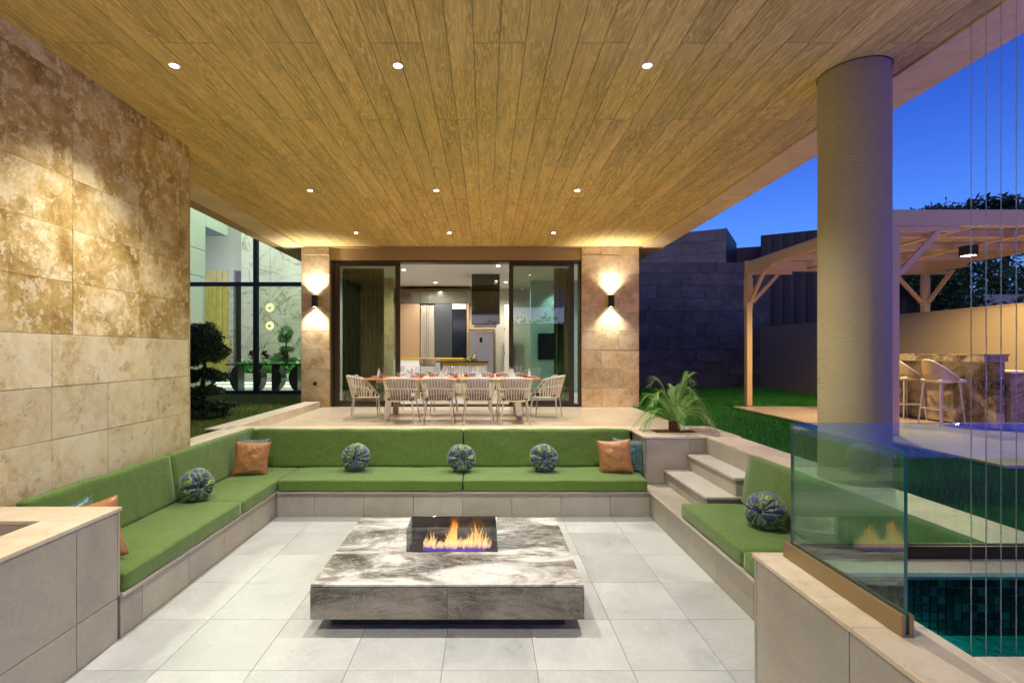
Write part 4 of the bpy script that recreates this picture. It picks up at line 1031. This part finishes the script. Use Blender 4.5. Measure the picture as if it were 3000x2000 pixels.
piece('door',fg,q(1374.5,16.1),16.12,ZF+.05,q(1445.5,16.1),16.195,qz(969,16.1),STEEL,.012); piece('display',fg,q(1405,16.1),16.112,qz(1003,16.1),q(1413,16.1),16.119,qz(988,16.1),BLG,.001)
hd=thing('cooker_hood','tall mirrored dark cooker hood hanging over the island','cooker hood',(q(1423,14.2),14.2,3.3))
piece('glass_box',hd,q(1382,13.9),13.9,qz(949,13.9),q(1464,13.9),14.5,qz(791,13.9),plain('dark mirror',(.10,.10,.08),.04,metal=.95),.006)
piece('steel_base',hd,q(1389,13.95),13.96,qz(957,13.95),q(1455,13.95),14.4,qz(949.6,13.95),STEEL,.004); piece('flue',hd,q(1400,13.95),14.0,qz(790.5,13.95),q(1446,13.95),14.3,ZK-.001,STEEL,.004)
isl=thing('kitchen_island','island with fluted white front, gold bands and black top','kitchen island',(-.4,14.2,ZF))
Yi=13.8
piece('top',isl,q(1271,Yi),Yi-.05,qz(1061,Yi),q(1431,Yi),14.9,qz(1058,Yi),BLG,.003)
piece('gold_band',isl,q(1293,Yi),Yi,qz(1069,Yi),q(1429,Yi),14.8,qz(1061.4,Yi),GOLDP,.003); piece('gold_base',isl,q(1296,Yi),Yi+.02,ZF,q(1427,Yi),14.78,qz(1153,Yi),GOLDP,.003)
piece('carcass',isl,q(1297,Yi),Yi+.04,qz(1152.5,Yi),q(1426,Yi),14.76,qz(1069.5,Yi),WHITE,.003)
n=17; xa,xb_=q(1297,Yi),q(1426,Yi)
for k in range(n):
    c=xa+(xb_-xa)*(k+.5)/n; w=(xb_-xa)/n*.42; mb=MB()
    mb.prism([(c-w,Yi+.04),(c-w*.6,Yi+.012),(c,Yi),(c+w*.6,Yi+.012),(c+w,Yi+.04)],'z',qz(1152,Yi),qz(1070,Yi)); mb.build('flute',WHITE,isl)
cs=thing('counter_stool','beige quilted counter stool with a low wrapped back at the kitchen island','stool',(q(1252,13.4),13.4,ZF))
SUE=plain('beige suede',(.42,.32,.18),.8,bs=.2); sx,sy=q(1253,13.4),13.4
def seg_pad(z0,z1,r):
    for k in range(5):
        a=R(180+20+k*35); cx,cy=sx+.19*math.cos(a),sy+.19*math.sin(a)
        o=mobj('back_pad',rbox(.13,.07,z1-z0,.02,4),SUE,(cx,cy,z0),(0,0,a+math.pi/2),cs)
seg_pad(qz(1070,13.2),qz(1048,13.2),.19)
MB().tube([(sx+.2*math.cos(R(170+k*20)),sy+.2*math.sin(R(170+k*20)),qz(1071,13.2)) for k in range(12)],.012,6).build('back_rail',BLACK,cs)
mobj('seat',rbox(.42,.42,.09,.03,6,.01),SUE,(sx,sy,qz(1098,13.4)),(0,0,0),cs)
mb=MB()
for a in(-1,1):
    for b_ in(-1,1): mb.tube([(sx+.17*a,sy+.17*b_,qz(1098,13.4)),(sx+.19*a,sy+.19*b_,ZF)],.012,6)
mb.build('legs',BLACK,cs)
fbw=thing('fruit_bowl','heap of apples, bananas and grapes in a low bowl on the island','fruit bowl',(q(1381,14.1),14.1,1.76))
zt=qz(1058,Yi)+.002; fx,fy=q(1381,14.0),14.0
MB().lathe([(.02,0),(.09,.004),(.155,.03),(.16,.036),(.15,.034),(.08,.012),(0,.01)],20,(fx,fy,zt)).build('bowl',G_CLEAR,fbw)
fr_=[('apple',(.06,.30,.03),-.12,.05,.042),('apple',(.10,.36,.04),-.06,.10,.040),('apple',(.45,.03,.02),.02,.05,.044),('apple',(.08,.32,.03),.08,.06,.042),('apple',(.35,.02,.03),.14,.05,.042),('apple',(.12,.38,.05),-.01,.11,.038),('apple',(.40,.42,.08),-.08,.05,.04)]
for nm,c,dx,dz,r in fr_:
    o=MB().lathe([(0,-r*.9),(r*.6,-r*.8),(r,0),(r*.75,r*.75),(0,r*.7)],12).build(nm,plain('fruit skin',c,.35),fbw,local=True); o.location=(dx,random.uniform(-.03,.03),dz)
for k in range(2): MB().tube([(fx+.04+.02*k+.05*math.sin(u*.4),fy-.05,zt+.06+.025*u) for u in range(6)],[.006,.016,.018,.018,.015,.005],8).build('banana',plain('banana skin',(.62,.48,.06),.5),fbw)
cr=thing('carafe','clear glass carafe standing behind the fruit','carafe',(q(1391,14.25),14.25,zt))
MB().lathe([(0,0),(.075,.005),(.08,.04),(.03,.15),(.016,.2),(.018,.25),(.035,.27)],16,(q(1392,14.25),14.25,zt)).build('body',glass('crystal',(.8,.82,.84),1.7),cr)
tv=thing('wall_screen','dark flat screen on the teal wall behind the right glass leaf','screen',(q(1600,15.1),15.1,2))
piece('screen',tv,q(1576,15.1),15.13,qz(1053,15.1),q(1624,15.1),15.19,qz(976,15.1),BLG,.004)
th_=thing('thermostat','small white thermostat on the reflected-stone panel behind the left glass leaf','thermostat',(q(1117,14.5),14.59,2.3)); piece('case',th_,q(1112,14.58),14.575,qz(1001,14.58),q(1122,14.58),14.598,qz(991,14.58),WHITE,.003); piece('dial',th_,q(1114,14.57),14.572,qz(999,14.57),q(1120,14.57),14.5745,qz(993,14.57),BLG,.0005)
CURT=plain('dark green curtain',(.05,.10,.07),.9)
t=thing('curtain','dark green pleated curtain behind the left glass leaf','curtain',(-3.2,11.75,ZF)); curtain(t,-3.45,-2.45,11.9,ZF+.02,4.0,CURT,9)
t=thing('curtain','green pleated curtain behind the right glass leaf','curtain',(2,11.75,ZF)); curtain(t,1.62,2.05,11.9,ZF+.02,4.0,plain('mid green curtain',(.22,.30,.20),.9),5)
dl=thing('room_door','cream hinged door at the right of the kitchen','door',(q(1484,16.9),16.9,ZF)); piece('leaf',dl,q(1478,16.0),16.0,ZF+.01,q(1500,16.0),16.04,qz(893,16.0),KW,.004)
for py in(905,960,1030): MB().box(q(1477,15.98),15.985,qz(py+8,15.98),q(1478.5,15.98),15.998,qz(py,15.98)).build('hinge',BLACK,dl)
[light('kitchen_light','SPOT',(x_,y_,4.15),260,(1,.93,.84),parent=kr,shadow_soft_size=.04,spot_size=R(165),spot_blend=.6) for x_,y_ in((-2.2,13.2),(.3,12.6),(-1.6,15.6),(.6,15.5))]
light('teal_wall_light','SPOT',(2.05,14.8,4.1),90,(.85,1,.95),(R(12),0,0),kr,spot_size=R(80),spot_blend=.8,shadow_soft_size=.05)

# ================================================================== DINING SET
TT=1.533
dt=thing('dining_table','long teak topped dining table laid for ten on the terrace','table',(-.61,9.44,ZD))
for k in range(8):
    y=8.94+k*.125; piece('slat',dt,-2.21,y+.001,TT-.028,.99,y+.123,TT,TEAK,.003)
MB().box(-2.0,9.0,TT-.085,.78,9.06,TT-.029).box(-2.0,9.82,TT-.085,.78,9.88,TT-.029).box(-2.0,9.06,TT-.085,-1.94,9.82,TT-.029).box(.72,9.06,TT-.085,.78,9.82,TT-.029).build('apron',CHLEG,dt,bev=.003)
for x,s_ in((-1.75,-1),(.54,1)):
    for (y0,y1) in((9.1,8.97),(9.75,9.90)):
        MB().bar((x,y0,TT-.09),(x+.06*s_,y1,ZD+.012),.11,.035,(0,1,0)).build('leg',CHLEG,dt,bev=.004)
        MB().lathe([(0,0),(.014,0),(.014,.012)],10,(x+.06*s_,y1,ZD)).build('foot',BLACK,dt)
def make_chair():
    t=thing('dining_chair','','chair',(0,0,0),group='rope dining chairs round the teak table')
    # faces +Y; back at -Y
    def ring(t_,hw,hf,hb,p=2.6):
        # t_ in -1..1 from front left to front right round the back
        a=math.pi*(t_*.5)  # -90..90 deg, 0 = back centre
        x=math.sin(a); y=-math.cos(a)
        k=(abs(x)**p+abs(y)**p)**(-1/p)
        return x*k*hw, (y*k*hb) if abs(t_)<1 else 0
    N=44
    def top(u):
        if abs(u)<=.72:
            x,y=ring(u/.72,.30,0,.31); 
            h=.79-.06*abs(u/.72)**2.2
            return (x,y-.02+.0,h)
        s_=(abs(u)-.72)/.28; x=.30-.055*s_; y=-.02+.27*s_; h=.73-.31*s_**1.15
        return (math.copysign(x,u),y,h)
    def bot(u):
        if abs(u)<=.72:
            x,y=ring(u/.72,.245,0,.245); return (x,y+.02,.405)
        s_=(abs(u)-.72)/.28; return (math.copysign(.245,u),.02+.22*s_,.405)
    def midr(u):
        a=Vector(top(u)); b=Vector(bot(u)); w=.56-.06*abs(u); p=b+(a-b)*w; 
        return tuple(p)
    us=[-1+2*k/(2*N) for k in range(2*N+1)]
    MB().tube([top(u) for u in us],.0145,8).build('top_rail',ROPE,t)
    MB().tube([bot(u) for u in us],.014,8).build('seat_ring',ROPE,t)
    um=[-.86+1.72*k/60 for k in range(61)]
    MB().tube([midr(u) for u in um],.0095,7).build('middle_rail',ROPE,t)
    mb=MB(); n=25
    for k in range(n):
        u=-.92+1.84*k/(n-1); o=.018*(1 if k%2 else -1)*0
        mb.tube([top(u),midr(max(-.86,min(.86,u*.97+.0)))],.0125,6,flat=.6) if abs(u)<.88 else None
        u2=u+.92/(n-1)*.9
        if abs(u2)<.86: mb.tube([midr(u2),bot(u2*.97)],.0125,6,flat=.6)
        elif abs(u)<.95: mb.tube([top(u),bot(u*.98)],.0125,6,flat=.6)
    mb.build('rope_strands',ROPE,t)
    MB().tube([(-.245,.24,.405),(0,.25,.405),(.245,.24,.405)],.013,7).build('front_rail',ROPE,t)
    for x,y in((-.2,-.2),(.2,-.2),(-.22,.22),(.22,.22)):
        MB().tube([(x,y,.405),(x*1.25,y*1.22,.004)],[.013,.010],8).build('leg',CHLEG,t)
    o=mobj('seat_pad',rbox(.44,.44,.05,.02,6,.012),TAUPE,(0,.02,.41)); o.parent=t
    o=mobj('back_pillow',rbox(.36,.10,.34,.045,8,0,.006),LILAC,(0,-.10,.47),(R(10),0,0)); o.parent=t
    return t
proto=make_chair()
def put_chair(x,y,rz,label,used=[False]):
    t=proto if not used[0] else copy_tree(proto); used[0]=True
    t.location=(x,y,ZD); t.rotation_euler=(0,0,rz); t['label']=label; t['category']='chair'
for x,w in zip((-1.455,-.82,-.145,.475),('leftmost','second from the left','third from the left','rightmost')):
    put_chair(x,8.55,random.uniform(-.05,.05),'rope chair with its back to the pit, %s on the near side'%w)
for x,w in zip((-1.52,-.86,-.19,.47),('leftmost','second from the left','third from the left','rightmost')):
    put_chair(x,10.28,math.pi,'rope chair facing the pit, %s of the four on the far side'%w)
put_chair(-2.27,9.28,R(-72),'rope chair at the left head of the table, lilac pillow standing up')
put_chair(1.13,9.30,R(72),'rope chair at the right head of the table, lilac pillow standing up')
# place settings
def setting(x,y,rz,where):
    m4=Matrix.Rotation(rz,4,'Z')
    def P(dx,dy): v=m4@Vector((dx,dy,0)); return (x+v.x,y+v.y,TT)
    def mk(name,cat,parts,dx,dy,label):
        key=name
        if key not in _proto:
            t=thing(name,label,cat,(0,0,0)); t['group']=cat+'s laid on the dining table'
            for pn,mb,m,bev in parts(): mb.build(pn,m,t,bev=bev,local=True)
            _proto[key]=t
        else: t=copy_tree(_proto[key])
        t.location=P(dx,dy); t.rotation_euler=(0,0,rz); t['label']=label+' '+where; return t
    mk('placemat','placemat',lambda:[('mat',MB().box(-.21,-.15,.001,.21,.15,.004),MATRED,0)],0,0,'red patterned placemat')
    t=mk('plate','plate',lambda:[('dish',MB().lathe([(0,.004),(.08,.005),(.135,.016),(.14,.021),(.13,.019),(.08,.010),(0,.009)],28),WHITE,0),('rim',MB().lathe([(.138,.0185),(.1415,.0215),(.138,.0235)],28),MATRED,0)],0,0,'white red rimmed dinner plate')
    t.location.z+=.001
    t=mk('napkin','napkin',napkin_parts,0,0,'white folded linen napkin standing on a plate')
    t.location.z+=.012
    t=mk('wine_glass','wine glass',lambda:[('bowl',MB().lathe([(.004,.085),(.03,.10),(.042,.13),(.038,.18),(.030,.215)],20),G_WINE,0),('stem',MB().tube([(0,0,.004),(0,0,.088)],.004,8).lathe([(0,.004),(.034,.002),(.034,0)],20),G_WINE,0)],.16,.16,'clear wine glass')
    t=mk('tumbler','tumbler',lambda:[('glass',MB().lathe([(0,.012),(.034,.012),(.038,.05),(.041,.09)],20).lathe([(.032,.0),(.042,.03),(.042,.092)],20),G_WINE,0),('base',MB().lathe([(0,.002),(.034,.002),(.038,.045),(0,.045)],16),AMBER,0)],.25,.10,'short amber based tumbler')
    mk('cutlery','cutlery',lambda:[('knife',MB().box(.155,-.1,.005,.17,.1,.008),STEEL,0),('fork',MB().box(-.175,-.1,.005,-.16,.05,.008).box(-.178,.05,.005,-.157,.1,.007),STEEL,0)],0,0,'steel knife and fork')
G_WINE=glass('drinking glass',(.90,.92,.94),1.75)
_proto={}
def napkin_parts():
    mb=MB(); n=20; h=.19
    for s_,dx in((1,0.0),(-1,.0)):
        vs=[];fs=[]
        for k in range(n+1):
            a=math.pi*k/n; r=.055*(1+.12*math.sin(3*a))
            x=r*math.cos(a); y=s_*r*.55*math.sin(a)
            tip=h*(1-.45*abs(math.cos(a)))*(1 if s_>0 else .86)
            vs+=[(x,y,0),(x*.92,y*.8,tip*.55),(x*.35+.012*s_,y*.3,tip)]
        for k in range(n):
            b=3*k; fs+=[(b,b+3,b+4,b+1),(b+1,b+4,b+5,b+2)]
        mb.add(vs,fs,0,True)
    return [('fold',mb,LINEN,0)]
for x,w in zip((-1.455,-.82,-.145,.475),('first from the left','second from the left','third from the left','fourth from the left')):
    setting(x,9.13,0,'on the near side, '+w); setting(x,9.72,math.pi,'on the far side, '+w)
setting(-2.03,9.36,R(-90),'at the left head of the table'); setting(.81,9.38,R(90),'at the right head of the table')

# ================================================================== RIGHT BACKGROUND
# travertine platform
pf2=structure('pergola_terrace')
MB().box(5.42,5.2,.6,9.68,10.85,.80).build('slab',GROUT,pf2)
for i in range(7):
    for j in range(9):
        xa=5.38+i*.615; ya=5.15+j*.635
        piece('tile',pf2,xa+.002,ya+.002,.80,min(xa+.613,9.69),ya+.633,.83,T_FLOOR,.002)
# boundary wall
t=thing('boundary_wall','ochre rendered garden wall running behind the bar and stools','wall',(9.8,9,ZL))
MB().box(9.70,3.0,.7,9.90,17.60,2.873).build('render',BOUND,t); MB().box(9.68,3.0,2.874,9.92,17.62,2.90).build('coping',BOUND,t)
fw=thing('garden_wall','dusk-darkened travertine wall of the neighbouring wing behind the palm','wall',(7.5,17.6,ZL))
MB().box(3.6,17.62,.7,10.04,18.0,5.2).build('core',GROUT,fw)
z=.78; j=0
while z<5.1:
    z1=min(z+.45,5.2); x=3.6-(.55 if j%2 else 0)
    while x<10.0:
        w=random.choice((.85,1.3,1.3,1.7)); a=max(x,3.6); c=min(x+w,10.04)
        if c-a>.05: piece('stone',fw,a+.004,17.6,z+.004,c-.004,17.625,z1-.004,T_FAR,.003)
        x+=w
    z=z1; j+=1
def slant_box(t,name,p,q_,zb,zt,depth,m):
    p=Vector(p);q_=Vector(q_); d=(q_-p).normalized(); nrm=Vector((-d.y,d.x))
    if nrm.y<0: nrm=-nrm
    a=[p,q_,q_+nrm*depth,p+nrm*depth]
    mb=MB(); mb.add([(v.x,v.y,zb) for v in a]+[(v.x,v.y,zt) for v in a],[(0,3,2,1),(4,5,6,7),(0,1,5,4),(1,2,6,5),(2,3,7,6),(3,0,4,7)]); return mb.build(name,m,t)
def W2(px,Y): return ((px-VX)*Y/F,Y)
ub=thing('stone_tower','dusk-darkened travertine clad block rising behind the garden wall','building',(9,21,0))
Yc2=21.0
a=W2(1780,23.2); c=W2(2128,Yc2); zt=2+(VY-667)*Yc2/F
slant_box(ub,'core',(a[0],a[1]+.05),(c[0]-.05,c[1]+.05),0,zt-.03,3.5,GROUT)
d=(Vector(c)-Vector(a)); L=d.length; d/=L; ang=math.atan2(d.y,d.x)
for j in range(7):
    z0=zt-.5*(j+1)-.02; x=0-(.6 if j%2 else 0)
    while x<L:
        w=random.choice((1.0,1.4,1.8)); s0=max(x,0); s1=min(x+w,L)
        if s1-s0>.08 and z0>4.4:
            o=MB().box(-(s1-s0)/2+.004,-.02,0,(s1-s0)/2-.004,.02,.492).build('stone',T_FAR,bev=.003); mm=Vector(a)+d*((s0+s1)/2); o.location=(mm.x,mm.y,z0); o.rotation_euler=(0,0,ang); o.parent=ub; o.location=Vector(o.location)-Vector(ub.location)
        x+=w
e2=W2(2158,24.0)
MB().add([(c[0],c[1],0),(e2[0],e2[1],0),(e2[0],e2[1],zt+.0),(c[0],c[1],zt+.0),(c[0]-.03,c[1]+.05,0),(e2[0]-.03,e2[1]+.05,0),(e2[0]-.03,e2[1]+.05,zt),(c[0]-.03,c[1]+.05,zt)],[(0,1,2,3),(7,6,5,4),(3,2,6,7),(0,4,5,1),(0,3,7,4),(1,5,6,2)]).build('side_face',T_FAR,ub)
db=thing('dark_building','tall dark clad house behind the pergola','building',(14,21,0))
BC=((804*22)/F,22.0); p2=(18.2,18.7)
slant_box(db,'volume',BC,p2,0,7.19,8,DARKCLAD)
dd=(Vector(p2)-Vector(BC)); LL=dd.length; dd/=LL; an=math.atan2(dd.y,dd.x)
for k in range(int(LL/.42)):
    mm=Vector(BC)+dd*(k*.42+.2); piece('cladding_board',db,mm.x-.19,mm.y-.03,2.0,mm.x+.19,mm.y-.008,7.15,DARKCLAD,.006); o=COL.objects[-1] if False else None
t=thing('link_block','low dark block linking the stone tower and the dark house','building',(11.5,23.5,0))
slant_box(t,'volume',W2(2140,24.5),W2(2235,24.0),0,2+(VY-727)*24.2/F,4,DARKCLAD); slant_box(t,'parapet',W2(2140,24.48),W2(2235,23.98),2+(VY-727)*24.2/F+.001,2+(VY-724)*24.2/F,4,DARKCLAD)
t=thing('neighbour_wall','low pale wall seen under the far tree','wall',(15.4,15,0)); 
nw0=W2(2842,15.3); nw1=W2(3060,15.3); MB().box(nw0[0],15.3,0,nw1[0],15.5,2+(VY-866)*15.3/F).build('render',plain('grey wall',(.35,.35,.33),.8),t); MB().box(nw0[0]-.03,15.27,2+(VY-866)*15.3/F+.001,nw1[0],15.53,2+(VY-863)*15.3/F).build('coping',plain('grey coping',(.4,.4,.38),.8),t)
# pergola
pg=thing('pergola','slatted cream timber pergola over the outdoor bar','pergola',(7.7,9,.83))
PX0,PX1,PY0,PY1=5.80,9.72,7.10,11.0; PZ=4.0
for (x,y,zb) in((PX0,PY0,.83),(PX0,PY1,.83),(PX1,PY1,2.90),(PX1,PY0,2.90)):
    piece('post',pg,x-.06,y-.06,zb,x+.06,y+.06,PZ-.20,TIMBER,.005)
    piece('post_cheek',pg,x-.085,y-.04,3.0 if zb<1 else 3.02,x-.061,y+.04,PZ-.36,TIMBER,.003); piece('post_cheek',pg,x+.061,y-.04,3.0 if zb<1 else 3.02,x+.085,y+.04,PZ-.36,TIMBER,.003)
for y in(PY0,PY1): 
    piece('beam',pg,PX0-.06,y-.05,PZ-.199,PX1+.4,y+.05,PZ+.032,TIMBER,.005); piece('bolster',pg,PX0-.06,y-.045,PZ-.27,PX0+.95,y+.045,PZ-.2,TIMBER,.005); piece('bolster',pg,PX1-.8,y-.045,PZ-.27,PX1+.5,y+.045,PZ-.2,TIMBER,.005)
for x in(PX0,PX1): piece('side_beam',pg,x-.045,PY0+.051,PZ-.19,x+.045,PY1-.051,PZ-.002,TIMBER,.005); piece('side_bolster',pg,x-.04,PY1-.95,PZ-.26,x+.04,PY1-.052,PZ-.191,TIMBER,.004); piece('side_bolster',pg,x-.04,PY0+.052,PZ-.26,x+.04,PY0+.95,PZ-.191,TIMBER,.004)
def brace(x,y,dx,dy):
    MB().bar((x+dx*.09,y+dy*.09,PZ-.88),(x+dx*.66,y+dy*.66,PZ-.265),.06,.075,(0,0,1)).build('brace',TIMBER,pg,bev=.004)
for x,y,dx,dy in((PX0,PY0,1,0),(PX0,PY0,0,1),(PX0,PY1,1,0),(PX0,PY1,0,-1),(PX1,PY1,-1,0),(PX1,PY1,0,-1),(PX1,PY0,-1,0),(PX1,PY0,0,1)): brace(x,y,dx,dy)
for k in range(1,4): 
    y=PY0+k*(PY1-PY0)/4; piece('rafter',pg,PX0+.046,y-.03,PZ-.13,PX1+.3,y+.03,PZ-.01,TIMBER,.004)
for k in range(1,3):
    x=PX0+k*(PX1-PX0)/3; piece('purlin',pg,x-.035,PY0+.052,PZ-.17,x+.035,PY1-.052,PZ-.131,TIMBER,.003)
x=PX0+.02
while x<PX1+.35: piece('slat',pg,x,PY0+.052,PZ+.001,x+.045,PY1-.052,PZ+.03,TIMBER,.003); x+=.13
def plamp(x,y,label,e):
    t=thing('pergola_lamp',label,'ceiling lamp',(x,y,PZ-.2)); piece('housing',t,x-.09,y-.09,PZ-.34,x+.09,y+.09,PZ-.172,BLACK,.006)
    for dx in(-.045,.045):
        for dy in(-.045,.045): MB().disc((x+dx,y+dy,PZ-.342),.032,16,down=True).build('lens',LAMP,t)
    light('lamp_beam','SPOT',(x,y,PZ-.36),e,(1,.70,.30),(0,0,0),t,spot_size=R(165),spot_blend=.5,shadow_soft_size=.06)
plamp(8.25,8.5,'black square lamp under the pergola, over the bar',420); plamp(6.6,8.5,'black square lamp under the pergola, hidden behind the round column',420)
# bar
bar=thing('outdoor_bar','outdoor bar clad in brown and grey marble under the pergola','bar counter',(7.8,9,.83))
piece('body',bar,7.66,7.46,.86,7.79,10.5,1.858,MARBLE_BAR,.002); piece('plinth',bar,7.69,7.5,.83,7.78,10.4,.859,BLACK,.001)
for a,c in((7.40,8.6),(8.602,10.5)): piece('counter_front',bar,7.42,a,1.86,7.44,c,1.955,MARBLE_BAR,.001); piece('counter_slab',bar,7.42,a,1.956,7.81,c,1.98,MARBLE_BAR,.002)
MB().box(7.441,7.42,1.862,7.80,10.48,1.955).build('counter_core',MARBLE_BAR,bar)
piece('work_counter',bar,7.815,7.40,.86,8.5,10.5,1.69,MARBLE_BAR,.002); piece('work_top',bar,7.812,7.38,1.692,8.52,10.52,1.72,T_CAP,.002)
def stool(x,y,label):
    t=thing('bar_stool',label,'bar stool',(x,y,.83),group='cream bar stools at the outdoor bar')
    CRE=plain('cream seat shell',(.50,.38,.20),.6); PADM=plain('white seat pad',(.78,.75,.68),.7)
    def shell(off,m,nm,zo=0.):
        n=26; rows=9; vs=[];fs=[]
        for j in range(rows+1):
            v=j/rows
            for k in range(n+1):
                u=-1+2*k/n; a=math.pi*(1-abs(u)*1.0)*(1 if u>=0 else -1) # angle from +x front, back at 180
                h_top=.015+.30*((1-math.cos(a))/2)**2.0
                rr=.20+off+.035*v*(h_top/.3)
                cx=-.0; X=rr*math.cos(a)*1.02; Y=rr*math.sin(a)
                Z=.66+.08+zo+(-.06+ (h_top+.06)*v)
                sc=.55+.45*min(1,v*3.2)
                vs.append((X*sc,Y*sc,Z))
        for j in range(rows):
            for k in range(n): b=j*(n+1)+k; fs.append((b,b+1,b+n+2,b+n+1))
        MB().add(vs,fs,0,True).build(nm,m,t,local=True)
    shell(.012,CRE,'shell'); shell(-.008,PADM,'lining',.004)
    o=mobj('seat_pad',rbox(.42,.38,.055,.025,6,.01),PADM,(.03,0,.70)); o.parent=t
    pts=[]
    for k in range(41):
        u=-1+2*k/40; a=math.pi*(1-abs(u))*(1 if u>=0 else -1)
        h_top=.015+.30*((1-math.cos(a))/2)**2.0; rr=.204+.035*(h_top/.3)
        pts.append((rr*math.cos(a)*1.02,rr*math.sin(a),.74+h_top+.002))
    MB().tube(pts,.011,7).build('rim',PADM,t,local=True)
    for sx_ in(-1,1):
        for sy_ in(-1,1): MB().tube([(.15*sx_,.15*sy_,.69),(.2*sx_,.2*sy_,.0)],[.014,.011],8).build('leg',CHLEG,t,local=True)
    r_=.185
    for a_,b_ in(((-r_,-r_),(r_,-r_)),((r_,-r_),(r_,r_)),((r_,r_),(-r_,r_)),((-r_,r_),(-r_,-r_))):
        MB().tube([(a_[0],a_[1],.27),(b_[0],b_[1],.27)],.010,7).build('footrest',CHLEG,t,local=True)
stool(7.33,8.0,'cream bar stool nearest the camera, fully in view'); stool(7.45,8.83,'cream bar stool half hidden by the round column')
# trees far right
tree('pine_tree','dark umbrella pine top showing above the pergola','tree',(31,30,0),
 [(28+random.uniform(-2,7.5),30+random.uniform(-2,2),9.5+random.uniform(-.9,.9),1.5,1.4,.65) for _ in range(26)]+[(30,30,9.2,4.8,3,1.3)],16000,.26,LEAFN,[([(31,30,0),(31,30,5),(31.5,30,9)],[.4,.3,.15])],.3)
tree('garden_tree','dark loose tree behind the boundary wall at the far right','tree',(19,17,0),
 [(15.2+random.uniform(0,6.5),17.5+random.uniform(-1,1.2),3.6+random.uniform(0,3.6),.85,.8,.6) for _ in range(34)],18000,.115,LEAF,[([(18.5,17,0),(18.3,17,3),(17.0,17,5)],[.22,.16,.08]),([(18.3,17,3),(20,17,5)],[.12,.06])],.15)
tree('garden_shrub','dark shrub leaning over the boundary wall at the far right','shrub',(14.6,14.4,0),
 [(13.6+random.uniform(0,2.6),14.3,2.5+random.uniform(0,1.0),.5,.4,.4) for _ in range(12)],2600,.15,LEAF,[([(14.6,14.4,0),(14.5,14.4,2.8)],[.08,.04])],.2)
# swimming pool behind the camera (lights the right side violet)
sp=thing('swimming_pool','violet lit swimming pool beyond the column side lawn, behind the camera','pool',(7.4,-4,-.4))
PT=plain('pool tile',(.55,.58,.65),.3)
MB().box(4.8,-8,-.9,10,-.6,-.8).box(4.8,-8,-.8,4.85,-.6,.76).box(9.95,-8,-.8,10,-.6,.76).box(4.85,-8,-.8,9.95,-7.95,.76).box(4.85,-.65,-.8,9.95,-.6,.76).build('basin',PT,sp)
for k,(x,y,c) in enumerate(((5.6,-1.8,(.30,.10,1)),(8.6,-2.2,(.12,.18,1)),(6,-5.5,(.35,.08,1)),(7.4,-7.2,(.1,.2,1)))):
    MB().lathe([(0,0),(.12,0),(.12,.05),(.09,.06)],16,(x,y,-.799)).build('pool_lamp',STEEL,sp); light('pool_light','POINT',(x,y,-.35),600,c,parent=sp,shadow_soft_size=.15)
MB().box(4.851,-7.949,.62,9.949,-.651,.66).build('pool_water',water('pool water',(.75,.85,1),1.33,.05,3),kind='structure')

x,y=6.9,3.5
t=thing('added_violet_lamp','added violet fill lamp on the lawn, unseen, out to the right','lamp',(x,y,ZL))  # lamp added out of view to supply violet light from the right
MB().lathe([(0,0),(.05,0),(.05,.80),(.045,.805)],16,(x,y,ZL)).build('post',BLACK,t); MB().lathe([(.04,.806),(.045,.82),(.045,.88),(0,.89)],16,(x,y,ZL)).build('lens',emis('violet lens',(.25,.08,1),10),t)
light('violet_light','POINT',(x,y,ZL+.95),230,(.14,.07,1),parent=t,shadow_soft_size=.03)
t=thing('added_house_wing','added unseen ochre wing behind the tall stone wall, blocking sky','building',(-8,0,0))  # unseen block added to keep sky out of the left door's reflection
MB().box(-14,-6,0,-4.262,4.2,5.4).build('volume',OCHRE,t)

t=thing('hedge','added unseen dark hedge behind the camera, blocking low sky in reflections','hedge',(4,-15,0))  # unseen hedge added to hide the bright horizon from the glass reflections
mobj('foliage',leaf_blob([(-24+2.2*k,-15,2.2,1.9,1.0,2.6) for k in range(26)],9000,.45,shell=.5),LEAFN,parent=t)
MB().box(-26,-15.4,.7,36,-14.9,4.2).build('hedge_core',plain('hedge core',(.01,.02,.01),.9),t)

MB().lathe([(0,0),(.07,0),(.07,.03),(.05,.035)],16,(9.90,-5.1,.50)).build('pool_lamp',STEEL,sp); light('wall_pool_light','POINT',(9.82,-5.1,.54),60,(.55,.2,1),parent=sp,shadow_soft_size=.05)

light('added_lawn_fill','AREA',(-7.6,15.4,7.3),170,(1,.97,.86),(R(-50),0,0),lr,size=1.2)  # area light added to brighten the left lawn and tree, no fitting there

for x_,y_ in((-2.2,13.2),(.3,12.6),(-1.6,15.6),(.6,15.5)):
    MB().disc((x_,y_,4.197),.045,20,down=True).build('ceiling_spot',LAMP,kr)
